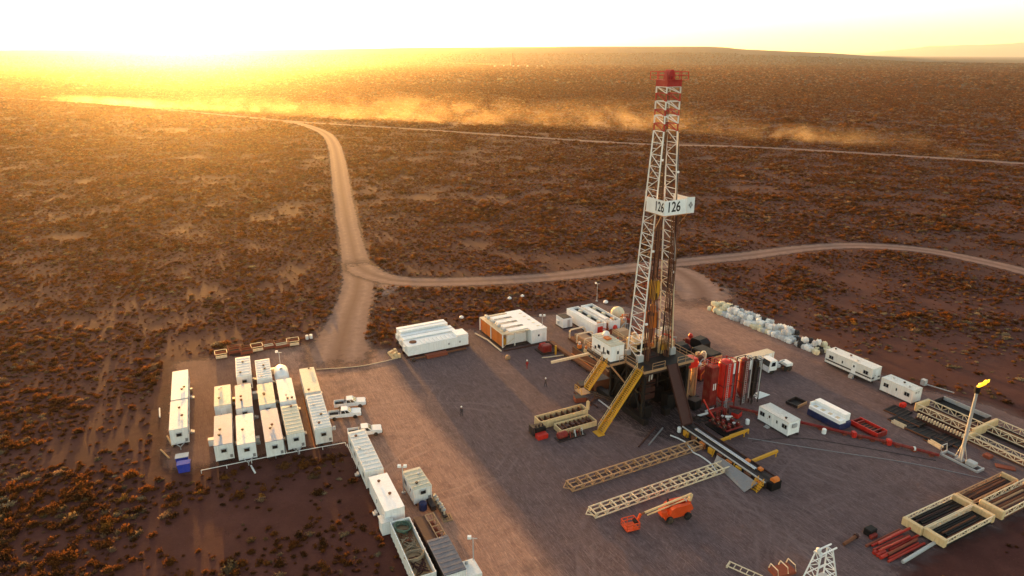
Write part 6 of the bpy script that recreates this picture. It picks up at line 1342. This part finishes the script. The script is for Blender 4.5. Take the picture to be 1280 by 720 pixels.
def lattice_tray(label, a0, a1, b0, b1, h_, m='ivory_paint', floor='black_steel', ends=(1, 1), along='b', beam=.5, n=None, deck=.5):
    """open pipe tray: solid end beams and trussed side rails"""
    t = site('lattice_tray', label, 'lattice tray', (a0 + a1) / 2, (b0 + b1) / 2, .02); A, B = (a1 - a0) / 2, (b1 - b0) / 2
    bx(t, 'floor', floor, -A + .06, -B + .06, .05, A - .06, B - .06, deck)
    def truss(p_, q_):
        p_, q_ = Vector(p_), Vector(q_); nn = n or max(4, int((q_ - p_).length / 1.1)); u = Vector((0, 0, 1))
        MB().bar(p_ + u * h_, q_ + u * h_, .12).build('top_rail', m, t); MB().bar(p_ + u * (deck + .08), q_ + u * (deck + .08), .12).build('bottom_rail', m, t); d = MB()
        for k in range(nn): x0, x1 = p_.lerp(q_, k / nn), p_.lerp(q_, (k + 1) / nn); d.bar(x0 + u * (h_ if k % 2 else deck + .1), x1 + u * (deck + .1 if k % 2 else h_), .09).bar(x1 + u * (deck + .1), x1 + u * h_, .08)
        d.build('web', m, t)
    if along == 'b':
        for x in (-A, A): truss((x, -B, 0), (x, B, 0))
        for k, y in enumerate((B, -B)):
            if ends[k]: bx(t, 'end_beam', 'cream_paint', -A - .1, y - beam / 2, deck * .5, A + .1, y + beam / 2, h_ + .1, .08)
    else:
        for y in (-B, B): truss((-A, y, 0), (A, y, 0))
        for k, x in enumerate((-A, A)):
            if ends[k]: bx(t, 'end_beam', 'cream_paint', x - beam / 2, -B - .1, deck * .5, x + beam / 2, B + .1, h_ + .1, .08)
    return t
lattice_tray('cream lattice tray behind the comb rack', 38.7, 41.9, 23.0, 32.3, 1.6, floor='brown_steel'); lattice_tray('cream lattice tray at the right edge behind the flare', 42.0, 45.2, 32.2, 41.5, 1.6, floor='dark_steel'); lattice_tray('low lattice section right of the flare pole', 37.0, 38.6, 32.4, 41.5, 1.1, floor='rust', deck=.3)
t = site('dark_bin', 'long dark open bin with a pale far rim behind the lattice tray', 'bin', 45.2, 26.8); bx(t, 'floor', 'black_steel', -1.2, -3.9, .05, 1.2, 3.9, .4); bx(t, 'far_rim', 'galv', 1.2, -3.9, .05, 1.3, 3.9, 1.1); bx(t, 'near_rim', 'black_steel', -1.3, -3.9, .05, -1.2, 3.9, .8)
for y in (-3.95, 3.85): bx(t, 'end_rim', 'dark_steel', -1.2, y, .05, 1.2, y + .1, 1.0)
t = site('drawbar_pole', 'grey pole with a square head lying behind the white cabin', 'pole', 49.6, 17.6); MB().bar((0, 0, .3), (1.2, -4.6, .35), .14).build('pole', 'galv', t); bx(t, 'head', 'galv', -.4, -.2, .03, .4, .6, 1.1)
tag(bx(None, 'red_block', 'rust_red', -.5, -.5, 0, .6, .5, .5, .06), 'small red block in front of the low lattice section', 'block'); bpy.data.objects['red_block'].location = S(35.2, 36.6); bpy.data.objects['red_block'].rotation_euler[2] = AN
tag(MB().box(-1.2, -.5, .02, 1.2, .5, .22).build('red_board', 'rust_red', loc=S(34.6, 39.4), rz=AN - .9), 'flat red board lying by the low lattice section', 'board')
tag(bx(None, 'red_chest', 'red_paint', -.5, -.35, 0, .5, .35, .7, .06), 'small red chest at the corner of the white cabin', 'chest'); bpy.data.objects['red_chest'].location = S(38.6, 20.8); bpy.data.objects['red_chest'].rotation_euler[2] = AN
lattice_tray('cream ended lattice tray, back one at the lower right', 9.2, 19.6, 40.7, 43.1, 1.25, along='a', deck=.55, beam=.6); lattice_tray('cream ended lattice tray, front one at the lower right', 9.5, 19.6, 43.3, 45.8, 1.25, along='a', deck=.55, beam=.6)
lattice_tray('cream lattice tray entering at the right edge, lower right', 21.4, 32.0, 43.2, 46.0, 1.35, along='a', floor='rust', deck=.45, beam=.6); lattice_tray('rust lattice frame behind the lower right trays', 20.6, 31.2, 40.6, 42.6, 1.0, along='a', m='tan_steel', floor='dark_steel', deck=.4, beam=.3)
rd = random.Random(21)
for k in range(11):
    b = 41.2 + k * .30; a0 = 1.6 + rd.uniform(-.6, 1.6); L = rd.uniform(5.5, 7.0)
    o = MB().tube((0, 0, 0), (L, 0, 0), .15, 8).build('casing_pipe', 'pipe_red' if k % 4 else 'rust_red'); o.location = S(a0, b, .17 + (.3 if k % 3 == 2 else 0)); o.rotation_euler[2] = AN + rd.uniform(-.02, .02)
    tag(o, 'red casing pipe lying in the bundle before the lower right trays', 'pipe', 'red casing pipes at the lower right')
o = MB().tube((0, 0, 0), (10.0, 0, 0), .22, 10).build('casing_pipe', 'galv'); o.location = S(2.6, 45.1, .24); o.rotation_euler[2] = AN + R(3); tag(o, 'long grey pipe beside the red casing pipes', 'pipe')
t = site('pipe_collars', 'small heap of red pipe collars in front of the red pipes', 'collars', 1.2, 43.4)
for k in range(7): MB().lathe([(.22, -.25), (.22, .25)], 10, ((k % 3) * .5, (k // 3) * .45, .23), 'x').build('collar', 'pipe_red', t)
t = site('rusty_stub', 'short rusty stub pipe left of the red casing pipes', 'pipe', -.9, 39.8, .02, R(6)); MB().tube((0, 0, .25), (2.8, 0, .25), .2, 8).build('pipe', 'rust', t); MB().lathe([(.32, -.15), (.32, .15)], 10, (2.7, 0, .3), 'x').build('flange', 'brown_steel', t)
t = site('black_pump_head', 'black pump head with white cap behind the red casing pipes', 'pump', 4.0, 39.8); bx(t, 'body', 'black_steel', -.7, -.5, .02, .7, .5, .9, .1); MB().lathe([(.3, 0), (.3, .3), (.1, .4)], 10, (.9, .2, .05)).build('cap', 'white_paint', t); bx(t, 'foot', 'dull_red', -.9, -.9, .02, .2, -.52, .5)
for lab, q_ in (('dark plant clump at the lower right edge of the trays', S(-.4, 48.6)),):
    o = obj('desert_shrub', SHRUBS[0], None, q_, 1.0, (1.3, 1.3, 1.2)); tag(o, lab, 'shrub')
rd = random.Random(44)
def stored(lab, grp, a0, a1, b0, b1, z, n, along, mats):
    for k in range(n):
        f = (k + .5) / n; r_ = rd.uniform(.11, .17); m_ = mats[k % len(mats)]
        if along == 'a': L = (a1 - a0) * rd.uniform(.8, .96); o = MB().tube((0, 0, 0), (L, 0, 0), r_, 7).build('stored_pipe', m_); o.location = S(a0 + rd.uniform(0, (a1 - a0) - L), b0 + (b1 - b0) * f, z + r_)
        else: L = (b1 - b0) * rd.uniform(.8, .96); o = MB().tube((0, 0, 0), (0, -L, 0), r_, 7).build('stored_pipe', m_); o.location = S(a0 + (a1 - a0) * f, b0 + rd.uniform(0, (b1 - b0) - L), z + r_)
        o.rotation_euler[2] = AN + rd.uniform(-.012, .012); tag(o, lab, 'pipe', grp)
stored('dark pipe stored in the back tray at the lower right', 'pipes in the back tray', 9.9, 18.9, 41.0, 42.9, .56, 6, 'a', ('black_steel', 'brown_steel', 'black_steel')); stored('dark pipe stored in the front tray at the lower right', 'pipes in the front tray', 10.1, 18.9, 43.6, 45.5, .56, 6, 'a', ('black_steel', 'black_steel', 'rust'))
stored('rusty pipe stored in the tray at the right edge', 'pipes in the right edge tray', 22.0, 31.5, 43.5, 45.7, .46, 7, 'a', ('rust', 'tan_steel', 'brown_steel')); stored('rusty pipe in the frame behind the lower right trays', 'pipes in the rust frame', 21.0, 30.8, 40.8, 42.4, .41, 5, 'a', ('rust', 'brown_steel'))
stored('brown pipe stored in the lattice tray behind the comb rack', 'pipes behind the comb rack', 39.0, 41.6, 23.4, 31.9, .51, 8, 'b', ('rust', 'brown_steel', 'tan_steel')); stored('pipe stored in the lattice tray behind the flare', 'pipes behind the flare', 42.3, 44.9, 32.6, 41.0, .51, 8, 'b', ('rust', 'black_steel', 'tan_steel'))
# lattice A-frame and scraps at the bottom edge
t = site('lattice_tower', 'white lattice tower head standing at the bottom edge', 'tower', -9.0, 42.8)
zt = 4.6
for x0, x1 in ((-1.9, -.95), (1.9, .95)):
    for y in (-.6, .6): MB().bar((x0 * 1.05, y * 1.5, 0), (x1, y * .6, zt), .13).build('leg', 'white_clean', t)
    d = MB()
    for k in range(5):
        f0, f1 = k / 5, (k + 1) / 5; g = lambda f, s_: Vector((x0 * 1.05 + (x1 - x0 * 1.05) * f, s_ * (.9 - .54 * f), zt * f)); s_ = 1 if k % 2 else -1
        d.bar(g(f0, s_), g(f1, -s_), .07).bar(g(f1, -1), g(f1, 1), .07)
    d.build('leg_lacing', 'white_clean', t)
cx_ = MB()
for y in (-1, 1):
    for f in (.35, .68): cx_.bar((-(2.0 - 1.05 * f), y * (.9 - .54 * f), zt * f), (2.0 - 1.05 * f, y * (.9 - .54 * f), zt * f), .09)
cx_.build('cross_bar', 'white_clean', t)
for y in (-.36, .36): MB().bar((-1.25, y, zt + .08), (1.6, y, zt + .08), .14).build('head_beam', 'white_clean', t)
MB().lathe([(.1, 0), (.28, .1), (.28, .35), (.1, .5)], 12, (-1.0, 0, zt + .3)).build('beacon', 'white_paint', t); bx(t, 'beacon_plate', 'white_paint', -1.25, -.36, zt + .16, -.75, .36, zt + .3); bx(t, 'base', 'galv', -2.2, -1.1, 0, 2.2, 1.1, .08)
t = thing('ladder_piece', 'pale lattice ladder piece lying at the bottom edge', 'ladder', U(930, 716), R(-38))
for y in (-.45, .45): MB().bar((-2.0, y, .3), (2.0, y, .3), .1).build('rail', 'ivory_paint', t)
for k in range(6): MB().bar((-1.9 + k * .75, -.45, .3), (-1.9 + k * .75, .45, .3), .08).build('rung', 'ivory_paint', t)
for x in (-1.9, 1.9): bx(t, 'foot', 'ivory_paint', x - .1, -.5, 0, x + .1, .5, .25)
t = thing('scrap_frame', 'red and cream frame lying left of the lattice tower', 'frame', U(978, 714), R(20)); bx(t, 'red_base', 'rust_red', -1.5, -.9, .02, 1.2, .7, .4)
for x in (-1.4, 0, 1.1): MB().path([(x, -.9, .4), (x, -.7, 1.1), (x, .5, 1.1), (x, .7, .4)], .07).build('hoop', 'ivory_paint', t)
# cables and hoses on the pad
def cable(label, pix, r, m): tag(MB().path([Vector((q.x, q.y, r)) for q in resample([U(*p_) for p_ in pix], 1.0)], r, 5).build('ground_cable', m), label, 'cable')
cable('thin grey cable running across the pad toward the right edge', [(935, 548), (985, 556), (1050, 566), (1130, 578), (1200, 592), (1290, 612)], .055, 'grey_steel'); cable('second thin cable crossing the pad toward the flare', [(940, 552), (1000, 548), (1080, 560), (1170, 576)], .05, 'dark_steel')
cable('pale hose curving off the catwalk side', [(838, 545), (856, 553), (866, 566), (874, 570), (888, 580), (896, 592)], .12, 'fabric_white'); cable('pale line running along the left edge of the pad toward the road', [(395, 462), (450, 458), (497, 448)], .06, 'ivory_paint')
for k, (px, s_) in enumerate((((637, 374), .5), ((653, 371), .45), ((577, 398), .5), ((757, 379), .6))):
    tag(MB().lathe([(.35 * s_, 0), (s_, .3 * s_), (s_ * .9, .9 * s_), (.3 * s_, 1.3 * s_)], 10).build('white_marker', 'white_clean', loc=U(*px)), ('white marker ball at left of two behind the generator shed', 'white marker ball at right of two behind the generator shed', 'white marker ball in the scrub behind the tank houses', 'white marker ball behind the paired white tanks')[k], 'marker')
# ------------------------------------------------------------ second rig far away
q_ = U(640.5, 83); t = thing('far_rig', 'tiny distant drilling rig standing far out on the plain', 'rig', (q_.x, q_.y, float(ground_z(q_.x, q_.y))), R(20))
zt = 64
for sx in (-1, 1):
    for sy in (-1, 1): MB().bar((sx * 6, sy * 5, 8), (sx * 2, sy * 2, zt), 2.6).build('mast_leg', 'dark_steel', t)
d = MB()
for k in range(8):
    f0, f1 = k / 8, (k + 1) / 8; z0, z1 = 8 + (zt - 8) * f0, 8 + (zt - 8) * f1; w0, w1 = 6 - 4 * f0, 6 - 4 * f1; s_ = 1 if k % 2 else -1
    d.bar((-s_ * w0, -w0 * .8, z0), (s_ * w1, -w1 * .8, z1), 1.6).bar((-s_ * w0, w0 * .8, z0), (s_ * w1, w1 * .8, z1), 1.6)
d.build('lacing', 'dark_steel', t); bx(t, 'substructure', 'dark_steel', -10, -9, 0, 10, 9, 8); bx(t, 'crown', 'dull_red', -3, -3, zt, 3, 3, zt + 3)
for k in range(8):
    x = -95 + k * 42 + (k % 3) * 8; u_ = thing('far_cabin', 'tiny white cabin at the foot of the distant rig, number %s from the left' % ('one', 'two', 'three', 'four', 'five', 'six', 'seven', 'eight')[k], 'cabin', (q_.x + x, q_.y - 10 + (k % 2) * 25, float(ground_z(q_.x + x, q_.y))), R(10 * k), 'cabins at the distant rig'); bx(u_, 'walls', 'white_paint', -6, -1.5, 0, 6, 1.5, 3.2); bx(u_, 'roof', 'roof_white', -6.2, -1.7, 3.203, 6.2, 1.7, 3.5)
HAZE_D = 2.8e-5
# ------------------------------------------------------------ air: haze and blown dust
hz = MB().box(-49000, -49000, -12, 49000, 49000, 900)
ho = hz.build('haze', None); ho['kind'] = 'stuff'; ho['label'] = 'thin golden evening haze over the plain'
m = bpy.data.materials.new('haze_air'); m.use_nodes = True; nt = m.node_tree; nt.nodes.remove(nt.nodes['Principled BSDF'])
pv = _n(nt, 'ShaderNodeVolumePrincipled'); pv.inputs['Color'].default_value = (1.0, .93, .82, 1); pv.inputs['Density'].default_value = HAZE_D; pv.inputs['Anisotropy'].default_value = .83
nt.links.new(pv.outputs[0], nt.nodes['Material Output'].inputs['Volume']); ho.data.materials.append(m)

def dust(px0, px1, height, wid, dens, label, seed, zc=.35, lo=.47, hi=.74, fs=.05):
    p0, p1 = U(*px0), U(*px1); mid = (p0 + p1) / 2; L = (p1 - p0).length / 2
    b = bmesh.new(); bmesh.ops.create_icosphere(b, subdivisions=3, radius=1.0)
    for v in b.verts: v.co *= 1 + .08 * mnoise.noise(v.co * 2 + Vector((seed, 0, 0)))
    me = bpy.data.meshes.new('dust_plume'); b.to_mesh(me); b.free()
    o = obj('dust_plume', me, None, (mid.x, mid.y, height * zc), math.atan2(p1.y - p0.y, p1.x - p0.x), (L, wid, height))
    m = bpy.data.materials.new('dust_air'); m.use_nodes = True; nt = m.node_tree; nt.nodes.remove(nt.nodes['Principled BSDF'])
    tc = _n(nt, 'ShaderNodeTexCoord').outputs['Object']
    ln = _n(nt, 'ShaderNodeVectorMath', operation='LENGTH'); nt.links.new(tc, ln.inputs[0])
    fall = mathn(nt, 'POWER', mathn(nt, 'SUBTRACT', .96, ln.outputs['Value'], True), 1.4)
    pos = _n(nt, 'ShaderNodeNewGeometry').outputs['Position']
    mp = _n(nt, 'ShaderNodeMapping'); mp.inputs['Location'].default_value = (seed * 13.0, 0, 0); mp.inputs['Scale'].default_value = (1, 1, 1.6); nt.links.new(pos, mp.inputs['Vector'])
    nz = noise_tex(nt, mp.outputs[0], fs, 6, .66, 1.2)
    k = ramp(nt, nz, [(lo, (0, 0, 0)), (hi, (1, 1, 1))])
    pv = _n(nt, 'ShaderNodeVolumePrincipled'); pv.inputs['Color'].default_value = (1.0, .80, .52, 1); pv.inputs['Anisotropy'].default_value = .55
    nt.links.new(mathn(nt, 'MULTIPLY', mathn(nt, 'MULTIPLY', fall, k), dens), pv.inputs['Density'])
    nt.links.new(pv.outputs[0], nt.nodes['Material Output'].inputs['Volume']); me.materials.append(m)
    tag(o, label, 'dust', kind='stuff')
dust((40, 124), (320, 144), 9, 13, .085, 'bright dust trail streaming along the far road at left', 1, .35, .38, .80, .05)
dust((170, 132), (520, 155), 15, 22, .032, 'long golden dust trail near the road fork', 2, .35, .42, .80, .035)
dust((360, 144), (760, 163), 24, 40, .026, 'drifting dust behind the far road', 3, .3, .44, .80, .030)
dust((600, 152), (980, 172), 21, 42, .024, 'thin dust drifting behind the mast', 4, .3, .45, .80, .030)
dust((830, 167), (1240, 190), 12, 28, .030, 'low dust wisps along the far road at right', 5, .3, .45, .80, .035)
dust((1080, 190), (1330, 204), 5, 16, .045, 'faint ground dust at the right edge of the far road', 6, .3, .45, .80, .05)
dust((470, 79), (700, 83.5), 14, 60, .008, 'faint dust streak near the distant rig', 7, .3, .40, .8, .02)
